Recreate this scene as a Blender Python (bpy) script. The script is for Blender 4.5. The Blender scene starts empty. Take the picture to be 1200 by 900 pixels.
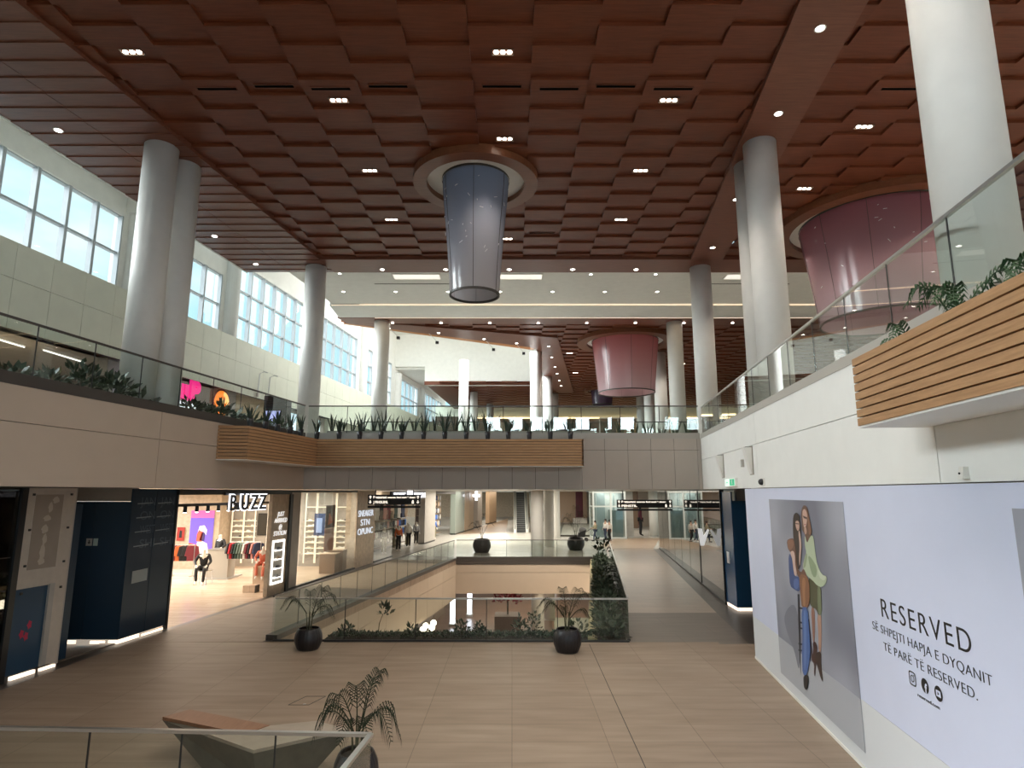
import bpy, bmesh, math, random
from mathutils import Vector, Matrix
random.seed(7)
C = bpy.context.scene
COL = C.collection
K = 0.128                       # the arcade runs 7 degrees off the ceiling grid
PI = math.pi
def wx(X0, Y): return X0 + K * Y
ANG = math.atan(K)              # heading of the arcade
UL = Vector((K, 1, 0)).normalized()     # along the arcade, away from the camera
NR = Vector((1, -K, 0)).normalized()    # across it, to the right

# ---------------------------------------------------------------- camera
F_PX = 726.0
cam_d = bpy.data.cameras.new('camera'); cam = bpy.data.objects.new('camera', cam_d); COL.objects.link(cam)
cam_d.sensor_width = 36.0; cam_d.lens = F_PX * 36.0 / 1200.0
cam_d.clip_start = 0.05; cam_d.clip_end = 400
cam.location = (0, 0, 4.1)
cam.rotation_euler = (PI / 2 + math.atan(127.0 / F_PX), 0, 0)
C.camera = cam

# ---------------------------------------------------------------- view, world, sun
C.view_settings.view_transform = 'Standard'
C.view_settings.look = 'None'
C.view_settings.exposure = 0.12
C.view_settings.gamma = 1.0
C.view_settings.use_curve_mapping = False
cy = C.cycles
cy.max_bounces = 8; cy.diffuse_bounces = 5; cy.glossy_bounces = 4; cy.transmission_bounces = 6
cy.transparent_max_bounces = 24
cy.sample_clamp_indirect = 6.0
cy.caustics_reflective = False; cy.caustics_refractive = False

SKY_STRENGTH = 1.08
world = bpy.data.worlds.new('sky'); C.world = world; world.use_nodes = True
wn = world.node_tree; wn.nodes.clear()
def _n(t, nt, **kw):
    n = nt.nodes.new(t)
    for k, v in kw.items(): setattr(n, k, v)
    return n
tc = _n('ShaderNodeTexCoord', wn); mp = _n('ShaderNodeMapping', wn); mp.inputs['Scale'].default_value = (1, 1, 2.2)
nz = _n('ShaderNodeTexNoise', wn); nz.inputs['Scale'].default_value = 3.2; nz.inputs['Detail'].default_value = 6
rp = _n('ShaderNodeValToRGB', wn)
rp.color_ramp.elements[0].position = 0.42; rp.color_ramp.elements[0].color = (0.50, 0.83, 0.97, 1)
rp.color_ramp.elements[1].position = 0.68; rp.color_ramp.elements[1].color = (0.92, 1.0, 1.0, 1)
bg = _n('ShaderNodeBackground', wn); bg.inputs['Strength'].default_value = SKY_STRENGTH
wo = _n('ShaderNodeOutputWorld', wn)
wn.links.new(tc.outputs['Generated'], mp.inputs['Vector']); wn.links.new(mp.outputs['Vector'], nz.inputs['Vector'])
wn.links.new(nz.outputs['Fac'], rp.inputs['Fac']); wn.links.new(rp.outputs['Color'], bg.inputs['Color'])
wn.links.new(bg.outputs['Background'], wo.inputs['Surface'])

def sun(name, direction, strength, color, angle):
    d = bpy.data.lights.new(name, 'SUN'); d.energy = strength; d.color = color; d.angle = math.radians(angle)
    o = bpy.data.objects.new(name, d); COL.objects.link(o)
    o.rotation_euler = Vector(direction).to_track_quat('-Z', 'Y').to_euler()
    return o
def added_daylight(loc, sx, sy, energy, rot=(0, 0, 0), color=(1, .99, .95)):
    d = bpy.data.lights.new('added_daylight', 'AREA'); d.shape = 'RECTANGLE'; d.size = sx; d.size_y = sy; d.energy = energy; d.color = color
    o = bpy.data.objects.new('added_daylight', d); COL.objects.link(o); o.location = loc; o.rotation_euler = rot
# added area lamps standing in for unseen high windows behind the camera
for i in range(10): added_daylight((-1.6 + 1.92 * i, -7.6, 9.95), 1.15, 1.05, 74, (math.radians(80), 0, 0), (.80, .92, 1))
# lamp added in the unseen roof opening, brightens the white well behind the bridge
added_daylight((-2.5, 42, 17.7), 10, 11, 1350, (math.radians(-6), math.radians(42), 0))
# hazy daylight falling through the clerestory windows on the left
sun('hazy_sun', (1.0, 0.12, -0.52), 19.0, (0.96, 0.98, 1.0), 55)

# ---------------------------------------------------------------- materials
MATS = {}
def mat(name, col, rough=0.5, metal=0.0, spec=0.5, emit=None, estr=0.0, noise=0.0, nscale=8.0, bump=0.0, coat=0.0):
    if name in MATS: return MATS[name]
    m = bpy.data.materials.new(name); m.use_nodes = True; nt = m.node_tree
    b = nt.nodes['Principled BSDF']
    b.inputs['Base Color'].default_value = (*col, 1); b.inputs['Roughness'].default_value = rough
    b.inputs['Metallic'].default_value = metal; b.inputs['Specular IOR Level'].default_value = spec
    b.inputs['Coat Weight'].default_value = coat
    if emit: b.inputs['Emission Color'].default_value = (*emit, 1); b.inputs['Emission Strength'].default_value = estr
    if noise or bump:
        t = _n('ShaderNodeTexCoord', nt); z = _n('ShaderNodeTexNoise', nt)
        z.inputs['Scale'].default_value = nscale; z.inputs['Detail'].default_value = 4
        nt.links.new(t.outputs['Object'], z.inputs['Vector'])
        if noise:
            r = _n('ShaderNodeValToRGB', nt)
            r.color_ramp.elements[0].position = .3; r.color_ramp.elements[1].position = .7
            r.color_ramp.elements[0].color = (*[c * (1 - noise) for c in col], 1)
            r.color_ramp.elements[1].color = (*[min(1, c * (1 + noise)) for c in col], 1)
            nt.links.new(z.outputs['Fac'], r.inputs['Fac']); nt.links.new(r.outputs['Color'], b.inputs['Base Color'])
        if bump:
            bp = _n('ShaderNodeBump', nt); bp.inputs['Strength'].default_value = bump
            nt.links.new(z.outputs['Fac'], bp.inputs['Height']); nt.links.new(bp.outputs['Normal'], b.inputs['Normal'])
    MATS[name] = m; return m

def wood(name, c1, c2, scale=(1.2, 22, 22), rough=0.45, spec=0.4):
    if name in MATS: return MATS[name]
    m = bpy.data.materials.new(name); m.use_nodes = True; nt = m.node_tree; b = nt.nodes['Principled BSDF']
    t = _n('ShaderNodeTexCoord', nt); mpn = _n('ShaderNodeMapping', nt); mpn.inputs['Scale'].default_value = scale
    z = _n('ShaderNodeTexNoise', nt); z.inputs['Scale'].default_value = 1.6; z.inputs['Detail'].default_value = 5; z.inputs['Roughness'].default_value = .6
    r = _n('ShaderNodeValToRGB', nt); r.color_ramp.elements[0].position = .3; r.color_ramp.elements[1].position = .7
    r.color_ramp.elements[0].color = (*c1, 1); r.color_ramp.elements[1].color = (*c2, 1)
    nt.links.new(t.outputs['Object'], mpn.inputs['Vector']); nt.links.new(mpn.outputs['Vector'], z.inputs['Vector'])
    nt.links.new(z.outputs['Fac'], r.inputs['Fac']); nt.links.new(r.outputs['Color'], b.inputs['Base Color'])
    b.inputs['Roughness'].default_value = rough; b.inputs['Specular IOR Level'].default_value = spec
    MATS[name] = m; return m

def tile(name, c1, c2, mortar, w, h, rough=0.3, msize=0.006, spec=0.5, rot=0.0, off=0.5):
    if name in MATS: return MATS[name]
    m = bpy.data.materials.new(name); m.use_nodes = True; nt = m.node_tree; b = nt.nodes['Principled BSDF']
    t = _n('ShaderNodeTexCoord', nt); mpn = _n('ShaderNodeMapping', nt); mpn.inputs['Rotation'].default_value = (0, 0, rot)
    br = _n('ShaderNodeTexBrick', nt); br.offset = off
    br.inputs['Scale'].default_value = 1.0; br.inputs['Brick Width'].default_value = w; br.inputs['Row Height'].default_value = h
    br.inputs['Mortar Size'].default_value = msize; br.inputs['Mortar Smooth'].default_value = .1
    br.inputs['Color1'].default_value = (*c1, 1); br.inputs['Color2'].default_value = (*c2, 1); br.inputs['Mortar'].default_value = (*mortar, 1)
    mp2 = _n('ShaderNodeMapping', nt); mp2.inputs['Scale'].default_value = (0.5, 3.0, 1.0)
    z = _n('ShaderNodeTexNoise', nt); z.inputs['Scale'].default_value = 1.4; z.inputs['Detail'].default_value = 5
    mx = _n('ShaderNodeMixRGB', nt, blend_type='MULTIPLY'); mx.inputs['Fac'].default_value = 0.6
    r = _n('ShaderNodeValToRGB', nt); r.color_ramp.elements[0].position = .3; r.color_ramp.elements[1].position = .7
    r.color_ramp.elements[0].color = (.62, .60, .58, 1); r.color_ramp.elements[1].color = (1, 1, 1, 1)
    nt.links.new(t.outputs['Object'], mpn.inputs['Vector']); nt.links.new(mpn.outputs['Vector'], br.inputs['Vector'])
    nt.links.new(t.outputs['Object'], mp2.inputs['Vector']); nt.links.new(mp2.outputs['Vector'], z.inputs['Vector'])
    nt.links.new(z.outputs['Fac'], r.inputs['Fac'])
    nt.links.new(br.outputs['Color'], mx.inputs['Color1']); nt.links.new(r.outputs['Color'], mx.inputs['Color2'])
    nt.links.new(mx.outputs['Color'], b.inputs['Base Color'])
    b.inputs['Roughness'].default_value = rough; b.inputs['Specular IOR Level'].default_value = spec
    MATS[name] = m; return m

def glass(name, tint, ior=1.45, rough=0.0):
    if name in MATS: return MATS[name]
    m = bpy.data.materials.new(name); m.use_nodes = True; nt = m.node_tree; nt.nodes.clear()
    tr = _n('ShaderNodeBsdfTransparent', nt); tr.inputs['Color'].default_value = (*tint, 1)
    gl = _n('ShaderNodeBsdfGlossy', nt); gl.inputs['Roughness'].default_value = rough; gl.inputs['Color'].default_value = (1, 1, 1, 1)
    f0 = ((ior - 1) / (ior + 1)) ** 2          # Schlick reflectance, the same from both sides of the pane
    lw_ = _n('ShaderNodeLayerWeight', nt); lw_.inputs['Blend'].default_value = .5
    pw = _n('ShaderNodeMath', nt, operation='POWER'); pw.inputs[1].default_value = 5
    mr = _n('ShaderNodeMapRange', nt); mr.inputs['To Min'].default_value = f0; mr.inputs['To Max'].default_value = 1.0
    mx = _n('ShaderNodeMixShader', nt); o = _n('ShaderNodeOutputMaterial', nt)
    nt.links.new(lw_.outputs['Facing'], pw.inputs[0]); nt.links.new(pw.outputs[0], mr.inputs['Value'])
    nt.links.new(mr.outputs[0], mx.inputs['Fac']); nt.links.new(tr.outputs[0], mx.inputs[1]); nt.links.new(gl.outputs[0], mx.inputs[2])
    nt.links.new(mx.outputs[0], o.inputs['Surface'])
    MATS[name] = m; return m

def glow(name, col, s):
    if name in MATS: return MATS[name]
    return mat(name, (0.8, 0.8, 0.8), 0.5, emit=col, estr=s)

M = dict(
 ceil=wood('walnut_ceiling_tiles', (.112, .028, .010), (.178, .048, .019), (1.0, 14, 14), .42, .35),
 ceil_plain=wood('walnut_ceiling_boards', (.140, .047, .026), (.205, .076, .044), (1.0, 14, 14), .38, .4),
 cedar=wood('warm_cedar_trim', (.50, .20, .07), (.62, .27, .10), (1, 14, 14), .5, .3),
 slat=wood('oak_slats', (.36, .20, .095), (.50, .295, .15), (1.5, 1.5, 26), .5, .3),
 white=mat('white_plaster', (.80, .79, .74), .6, noise=.03, nscale=3),
 colm=mat('white_column_paint', (.75, .74, .70), .5, noise=.03, nscale=2.5),
 fascia=mat('beige_fascia_panel', (.53, .435, .345), .5, noise=.02, nscale=2),
 fascia_w=mat('pale_fascia_panel', (.82, .83, .80), .5, noise=.02, nscale=2),
 gap=mat('dark_panel_joint', (.05, .045, .04), .8),
 panel=mat('ivory_wall_panel', (.72, .73, .61), .45, noise=.03, nscale=2),
 kerb=mat('dark_bronze_kerb', (.062, .053, .046), .5),
 kerb_l=mat('grey_stone_kerb', (.42, .40, .36), .5),
 steel=mat('brushed_steel', (.62, .62, .60), .3, metal=.9),
 black=mat('black_metal', (.012, .012, .013), .4),
 dark=mat('dark_gasket', (.03, .03, .03), .5),
 floor=tile('beige_stone_floor', (.33, .25, .187), (.36, .278, .21), (.22, .168, .126), 1.6, .8, .52, .007, .35, off=0.0),
 floor_g=tile('grey_stone_floor', (.165, .132, .105), (.18, .145, .118), (.12, .095, .078), 2.4, 1.2, .36, .01, .4),
 floor_d=tile('dark_stone_floor', (.085, .07, .058), (.095, .078, .066), (.06, .05, .042), 1.2, .6, .34, .008, .4, rot=-ANG),
 floor_l=tile('pale_stone_floor', (.36, .25, .165), (.39, .275, .185), (.27, .19, .13), 1.2, .6, .28, .008, .5),
 floor_p=tile('light_grey_floor', (.56, .54, .49), (.60, .58, .53), (.4, .37, .33), 1.2, .6, .25, .008, .5),
 floor_s=tile('shop_wood_tile_floor', (.62, .47, .34), (.70, .55, .41), (.45, .33, .24), 1.2, .3, .25, .006, .5),
 floor_lo=tile('lower_brown_floor', (.20, .115, .075), (.25, .145, .095), (.12, .07, .05), 4.0, 2.0, .3, .02, .5),
 rail=glass('railing_glass', (.93, .965, .95)),
 wglass=glass('window_glass', (.95, .98, .98), 1.25),
 shopg=glass('shop_glass', (.93, .95, .94)),
 mirror=glass('dark_reflective_shop_glass', (.35, .31, .28), 1.9),
 blue=mat('navy_board', (.003, .024, .052), .42, spec=.35),
 blue_l=mat('slate_blue_board', (.03, .10, .22), .18, spec=.6),
 hoard=mat('lilac_white_board', (.65, .70, .87), .4, noise=.015, nscale=1.5),
 hoard_l=mat('pale_grey_board', (.70, .73, .76), .4),
 black_ink=mat('black_ink', (.01, .01, .012), .5),
 white_ink=mat('white_print', (.85, .85, .85), .5),
 lens=glow('warm_lamp_lens', (1.0, .93, .80), 9.0),
 lensw=glow('downlight_lens', (1.0, .95, .86), 14.0),
 cove=glow('warm_cove_strip', (1.0, .74, .5), .7),
 strip=glow('floor_light_strip', (1.0, .80, .62), 1.3),
 pot=mat('ribbed_black_planter', (.016, .014, .016), .38, noise=.2, nscale=20),
 soil=mat('potting_soil', (.03, .022, .016), .9, noise=.4, nscale=30, bump=.5),
 palm=mat('palm_leaf_green', (.012, .022, .009), .6, spec=.2, noise=.35, nscale=6),
 palm2=mat('fern_green', (.022, .065, .02), .5, noise=.35, nscale=6),
 leafd=mat('dark_bush_green', (.060, .085, .052), .45, noise=.6, nscale=9),
 snake=mat('snake_plant_green', (.016, .032, .016), .42, noise=.4, nscale=14),
 stem=mat('palm_stem', (.05, .055, .025), .6),
 dark_housing=mat('grey_housing', (.22, .17, .13), .5),
 trav=mat('travertine', (.50, .40, .29), .5, noise=.16, nscale=5),
 conc=mat('grey_concrete', (.42, .39, .35), .6, noise=.06, nscale=3),
 plas=mat('bare_plasterboard', (.36, .30, .24), .8, noise=.05, nscale=2),
 plas2=mat('joint_filler_patch', (.56, .49, .41), .8, noise=.05, nscale=6),
)

# ---------------------------------------------------------------- mesh helpers
class MB:
    def __init__(s): s.v = []; s.f = []; s.mi = []
    def add(s, vs, fs, mi=0):
        n = len(s.v); s.v += [tuple(p) for p in vs]; s.f += [tuple(i + n for i in f) for f in fs]; s.mi += [mi] * len(fs); return s
    def hexa(s, b, t, mi=0):      # bottom quad, top quad, both counter-clockwise from above
        return s.add(list(b) + list(t), [(3, 2, 1, 0), (4, 5, 6, 7), (0, 1, 5, 4), (1, 2, 6, 5), (2, 3, 7, 6), (3, 0, 4, 7)], mi)
    def box(s, x0, x1, y0, y1, z0, z1, mi=0):
        return s.hexa([(x0, y0, z0), (x1, y0, z0), (x1, y1, z0), (x0, y1, z0)], [(x0, y0, z1), (x1, y0, z1), (x1, y1, z1), (x0, y1, z1)], mi)
    def wbox(s, a0, a1, y0, y1, z0, z1, mi=0):   # box running along the arcade
        q = [(wx(a0, y0), y0), (wx(a1, y0), y0), (wx(a1, y1), y1), (wx(a0, y1), y1)]
        return s.hexa([(x, y, z0) for x, y in q], [(x, y, z1) for x, y in q], mi)
    def prism(s, poly, z0, z1, mi=0):
        n = len(poly)
        if sum(poly[i][0] * poly[(i + 1) % n][1] - poly[(i + 1) % n][0] * poly[i][1] for i in range(n)) < 0: poly = poly[::-1]
        vs = [(x, y, z0) for x, y in poly] + [(x, y, z1) for x, y in poly]
        fs = [tuple(range(n - 1, -1, -1)), tuple(range(n, 2 * n))] + [(i, (i + 1) % n, n + (i + 1) % n, n + i) for i in range(n)]
        return s.add(vs, fs, mi)
    def bar(s, p, q, w, h=None, up=(0, 0, 1), mi=0):   # rectangular bar from p to q
        p = Vector(p); q = Vector(q); h = h or w; d = (q - p).normalized(); u = Vector(up)
        if abs(d.dot(u)) > .99: u = Vector((1, 0, 0))
        a = d.cross(u).normalized() * w / 2; b = a.cross(d).normalized() * h / 2
        r = [a + b, -a + b, -a - b, a - b]
        return s.add([p + x for x in r] + [q + x for x in r], [(0, 1, 2, 3), (7, 6, 5, 4), (0, 4, 5, 1), (1, 5, 6, 2), (2, 6, 7, 3), (3, 7, 4, 0)], mi)
    def tube(s, pts, r, n=8, mi=0, r1=None):
        pts = [Vector(p) for p in pts]; base = len(s.v); m = len(pts)
        for i, p in enumerate(pts):
            d = (pts[min(i + 1, m - 1)] - pts[max(i - 1, 0)]).normalized()
            u = Vector((0, 0, 1)) if abs(d.z) < .95 else Vector((1, 0, 0))
            a = d.cross(u).normalized(); b = a.cross(d)
            rr = r if r1 is None else r + (r1 - r) * i / max(1, m - 1)
            for k in range(n):
                t = 2 * PI * k / n; s.v.append(tuple(p + (a * math.cos(t) + b * math.sin(t)) * rr))
        for i in range(m - 1):
            for k in range(n):
                s.f.append((base + i * n + k, base + i * n + (k + 1) % n, base + (i + 1) * n + (k + 1) % n, base + (i + 1) * n + k)); s.mi.append(mi)
        s.f.append(tuple(base + k for k in range(n - 1, -1, -1))); s.mi.append(mi)
        s.f.append(tuple(base + (m - 1) * n + k for k in range(n))); s.mi.append(mi)
        return s
    def lathe(s, prof, c=(0, 0, 0), n=28, mi=0, ribs=0, amp=0.0):
        base = len(s.v); m = len(prof)
        for r, z in prof:
            for k in range(n):
                t = 2 * PI * k / n; q = r * (1 + amp * math.cos(ribs * t)) if ribs else r
                s.v.append((c[0] + q * math.cos(t), c[1] + q * math.sin(t), c[2] + z))
        for i in range(m - 1):
            for k in range(n):
                s.f.append((base + i * n + k, base + i * n + (k + 1) % n, base + (i + 1) * n + (k + 1) % n, base + (i + 1) * n + k)); s.mi.append(mi)
        return s
    def cyl(s, c, r, z0, z1, n=28, mi=0):
        base = len(s.v); s.lathe([(r, z0), (r, z1)], c, n, mi)
        s.f.append(tuple(base + k for k in range(n - 1, -1, -1))); s.mi.append(mi)
        s.f.append(tuple(base + n + k for k in range(n))); s.mi.append(mi)
        return s
    def ball(s, c, rx, ry=None, rz=None, n=12, m=8, mi=0):
        ry = ry or rx; rz = rz or rx; base = len(s.v)
        for i in range(m + 1):
            p = PI * i / m
            for k in range(n):
                t = 2 * PI * k / n
                s.v.append((c[0] + rx * math.sin(p) * math.cos(t), c[1] + ry * math.sin(p) * math.sin(t), c[2] - rz * math.cos(p)))
        for i in range(m):
            for k in range(n):
                s.f.append((base + i * n + k, base + i * n + (k + 1) % n, base + (i + 1) * n + (k + 1) % n, base + (i + 1) * n + k)); s.mi.append(mi)
        return s
    def data(s, name, mats, smooth=False):
        me = bpy.data.meshes.new(name); me.from_pydata(s.v, [], s.f); me.validate(verbose=False)
        for x in (mats if isinstance(mats, (list, tuple)) else [mats]): me.materials.append(x)
        if len(me.polygons) == len(s.mi):
            for p, i in zip(me.polygons, s.mi): p.material_index = i; p.use_smooth = smooth
        me.update(); return me
    def build(s, name, mats, parent=None, smooth=False, loc=None, rz=0.0):
        o = bpy.data.objects.new(name, s.data(name, mats, smooth)); COL.objects.link(o)
        if smooth == 'auto': pass
        if parent: o.parent = parent
        if loc is not None: o.location = loc
        o.rotation_euler.z = rz
        return o

def tag(o, label=None, cat=None, group=None, kind=None):
    if label: o['label'] = label
    if cat: o['category'] = cat
    if group: o['group'] = group
    if kind: o['kind'] = kind
    return o
def empty(name, loc=(0, 0, 0), label=None, cat=None, group=None, rz=0.0):
    o = bpy.data.objects.new(name, None); COL.objects.link(o); o.location = loc; o.rotation_euler.z = rz
    o.empty_display_size = .1
    return tag(o, label, cat, group)
def struct(mb, name, m, smooth=False): return tag(mb.build(name, m, smooth=smooth), kind='structure')
def copy_tree(o, loc=None, rz=None, label=None, group=None):
    r = o.copy(); COL.objects.link(r)
    if loc is not None: r.location = loc
    if rz is not None: r.rotation_euler.z = rz
    if label: r['label'] = label
    if group: r['group'] = group
    for ch in list(o.children):
        c = ch.copy(); COL.objects.link(c); c.parent = r
        for g in list(ch.children):
            d = g.copy(); COL.objects.link(d); d.parent = c
    return r
ORD = ['zeroth', 'first', 'second', 'third', 'fourth', 'fifth', 'sixth', 'seventh', 'eighth', 'ninth', 'tenth', 'eleventh', 'twelfth', 'thirteenth', 'fourteenth', 'fifteenth', 'sixteenth', 'seventeenth', 'eighteenth', 'nineteenth', 'twentieth']

def basis(origin, right, up=(0, 0, 1)):
    r = Vector(right).normalized(); u = Vector(up).normalized(); n = r.cross(u)
    m = Matrix.Identity(4)
    for i in range(3): m[i][0] = r[i]; m[i][1] = u[i]; m[i][2] = n[i]; m[i][3] = origin[i]
    return m
def text(name, s, size, m, parent, M4, ext=.003, off=0.0, align='LEFT', width=None, space=1.0, shear=0.0):
    cu = bpy.data.curves.new(name, 'FONT'); cu.body = s; cu.size = size; cu.extrude = ext; cu.offset = off; cu.align_x = align
    cu.space_character = space; cu.shear = shear
    o = bpy.data.objects.new(name, cu); COL.objects.link(o)
    dg = bpy.context.evaluated_depsgraph_get(); me = bpy.data.meshes.new_from_object(o.evaluated_get(dg))
    bpy.data.objects.remove(o, do_unlink=True)
    if width:
        xs = [v.co.x for v in me.vertices]; f = width / max(1e-6, max(xs) - min(xs)); x0 = min(xs) if align == 'LEFT' else 0
        for v in me.vertices: v.co.x = (v.co.x - x0) * f
    me.materials.clear(); me.materials.append(m)
    q = bpy.data.objects.new(name, me); COL.objects.link(q)
    if parent:
        q.parent = parent
        bpy.context.view_layer.update()
        q.matrix_local = parent.matrix_world.inverted() @ M4
    else: q.matrix_world = M4
    return q
def poly2d(name, pts, m, parent, M4, t=.002):     # a printed patch: 2-D outline in the plane of M4
    bm = bmesh.new(); vs = [bm.verts.new((x, y, 0)) for x, y in pts]; f = bm.faces.new(vs)
    r = bmesh.ops.extrude_face_region(bm, geom=[f]); bmesh.ops.translate(bm, vec=(0, 0, t), verts=[g for g in r['geom'] if isinstance(g, bmesh.types.BMVert)])
    bmesh.ops.triangulate(bm, faces=bm.faces[:]); bmesh.ops.recalc_face_normals(bm, faces=bm.faces[:])
    me = bpy.data.meshes.new(name); bm.to_mesh(me); bm.free(); me.materials.append(m)
    o = bpy.data.objects.new(name, me); COL.objects.link(o)
    if parent:
        o.parent = parent; bpy.context.view_layer.update(); o.matrix_local = parent.matrix_world.inverted() @ M4
    else: o.matrix_world = M4
    return o
def spot(parent, loc, energy, size=110, blend=.6, color=(1, .9, .78), r=.08):
    d = bpy.data.lights.new('lamp', 'SPOT'); d.energy = energy; d.spot_size = math.radians(size); d.spot_blend = blend; d.color = color; d.shadow_soft_size = r
    o = bpy.data.objects.new('lamp', d); COL.objects.link(o); o.location = loc
    if parent: o.parent = parent
    return o
def area(name, loc, sx, sy, energy, color=(1, .92, .82), rot=(0, 0, 0)):
    d = bpy.data.lights.new(name, 'AREA'); d.shape = 'RECTANGLE'; d.size = sx; d.size_y = sy; d.energy = energy; d.color = color
    o = bpy.data.objects.new(name, d); COL.objects.link(o); o.location = loc; o.rotation_euler = rot
    return o

# ================================================================ STRUCTURE
ZC, ZU, ZK, ZF = 13.3, 6.05, 6.24, 4.2      # ceiling, upper floor, kerb top, underside of the galleries
CW, CL = 1.3333, 0.5555                     # ceiling tile grid
RY0 = -8.0                                  # how far the hall runs on behind the camera

def tile_field(name, inside, x0, x1, y0, y1, lo=13.40, hi=13.465):
    """checkerboard of flush and recessed walnut tiles"""
    mb = MB(); xs0 = .43 - CW / 2
    i0, i1 = math.floor((x0 - .43) / CW), math.ceil((x1 - .43) / CW)
    j0, j1 = math.floor((y0 - 11.66) / CL), math.ceil((y1 - 11.66) / CL)
    cell = {}
    for i in range(i0, i1):
        for j in range(j0, j1):
            cx, cyy = .43 + (i + .5) * CW, 11.66 + (j + .5) * CL
            if inside(cx, cyy): cell[i, j] = hi if (i + j) % 2 else lo
    for (i, j), z in cell.items():
        a, b = .43 + i * CW, .43 + (i + 1) * CW; c, d = 11.66 + j * CL, 11.66 + (j + 1) * CL
        t = .012 if z == hi else 0.0          # recessed tiles tip slightly
        mb.add([(a, c, z), (b, c, z), (b, d, z + t), (a, d, z + t)], [(3, 2, 1, 0)])
        if z == lo:
            e = hi + .03
            for p, q in (((a, c), (b, c)), ((b, c), (b, d)), ((b, d), (a, d)), ((a, d), (a, c))):
                mb.add([(*p, z), (*q, z), (*q, e), (*p, e)], [(0, 1, 2, 3)])
    return struct(mb, name, M['ceil'])

# main ceiling between the two columns rows, the one over the right gallery, the one over the far gallery
tile_field('ceiling', lambda x, y: wx(-11.6, y) < x < wx(4.8, y), -14, 9, RY0, 23.7)
tile_field('ceiling', lambda x, y: wx(4.9, y) < x, 5, 27, RY0, 23.7)
def far_in(x, y):
    if y < 33: return False
    # right of the slanted light well
    if y < 52.3:
        e = -8.0 + (y - 33.2) * 1.9 if y < 38 else 1.6 + (y - 38) * .14
        return x > e + .3
    return x > wx(-13.2, y)
tile_field('ceiling', far_in, -8, 27, 33.3, 72)
mb = MB()
y = RY0
while y < 24.9:                               # gently saw-toothed boards over the left gallery
    y1 = min(y + CL, 25.1)
    for a, b in ((-14.45, -12.6), (-12.58, -10.75)):
        mb.hexa([(wx(a, y), y, ZC - .012), (wx(b, y), y, ZC - .012), (wx(b, y1), y1, ZC + .016), (wx(a, y1), y1, ZC + .016)],
                [(wx(a, y), y, ZC + .3), (wx(b, y), y, ZC + .3), (wx(b, y1), y1, ZC + .3), (wx(a, y1), y1, ZC + .3)])
    y = y1
struct(mb, 'ceiling', M['ceil_plain'])
struct(MB().wbox(4.15, 5.45, RY0, 23.7, ZC, ZC + .3), 'ceiling', M['ceil_plain'])
struct(MB().prism([(wx(-10.75, 23.62), 23.62), (27, 23.62), (27, 25.1), (wx(-10.75, 25.1), 25.1)], ZC, ZC + .4), 'ceiling', M['ceil_plain'])
# white dropped ceiling and bulkhead between the two walnut ceilings
struct(MB().prism([(wx(-12.75, 25.1), 25.1), (27, 25.1), (27, 29.7), (wx(-12.75, 29.7), 29.7)], ZC + .06, ZC + .5)
       .prism([(wx(-12.9, 29.75), 29.75), (27, 29.75), (27, 31.9), (wx(-13.3, 31.9), 31.9)], ZC - .02, ZC + .5), 'ceiling', M['white'])
struct(MB().prism([(wx(-13.4, 31.95), 31.95), (27, 31.95), (27, 33.6), (wx(-13.3, 33.05), 33.05)], ZC - .03, ZC + .04)
       .prism([(-9.4, 33.0), (-5.9, 33.5), (2.75, 36.4), (5.75, 57.2), (4.3, 57.2), (2.95, 52.6), (1.55, 39.4), (1.2, 38.9)], ZC, ZC + .35)
       .prism([(-7.6, 52.9), (2.95, 52.9), (2.95, 53.6), (-7.6, 53.6)], ZC - .02, ZC + .3), 'ceiling', M['ceil_plain'])
struct(MB().prism([(-9.4, 33.0), (1.2, 38.9), (1.55, 39.4), (1.35, 39.75), (-9.5, 33.3)], ZC + .02, ZC + .36), 'trim_1', M['cedar'])
struct(MB().prism([(-7.4, 53.2), (-5.2, 53.2), (-3.6, 72), (-6.2, 72)], ZC - .03, ZC + .2), 'ceiling', M['ceil_plain'])
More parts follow.
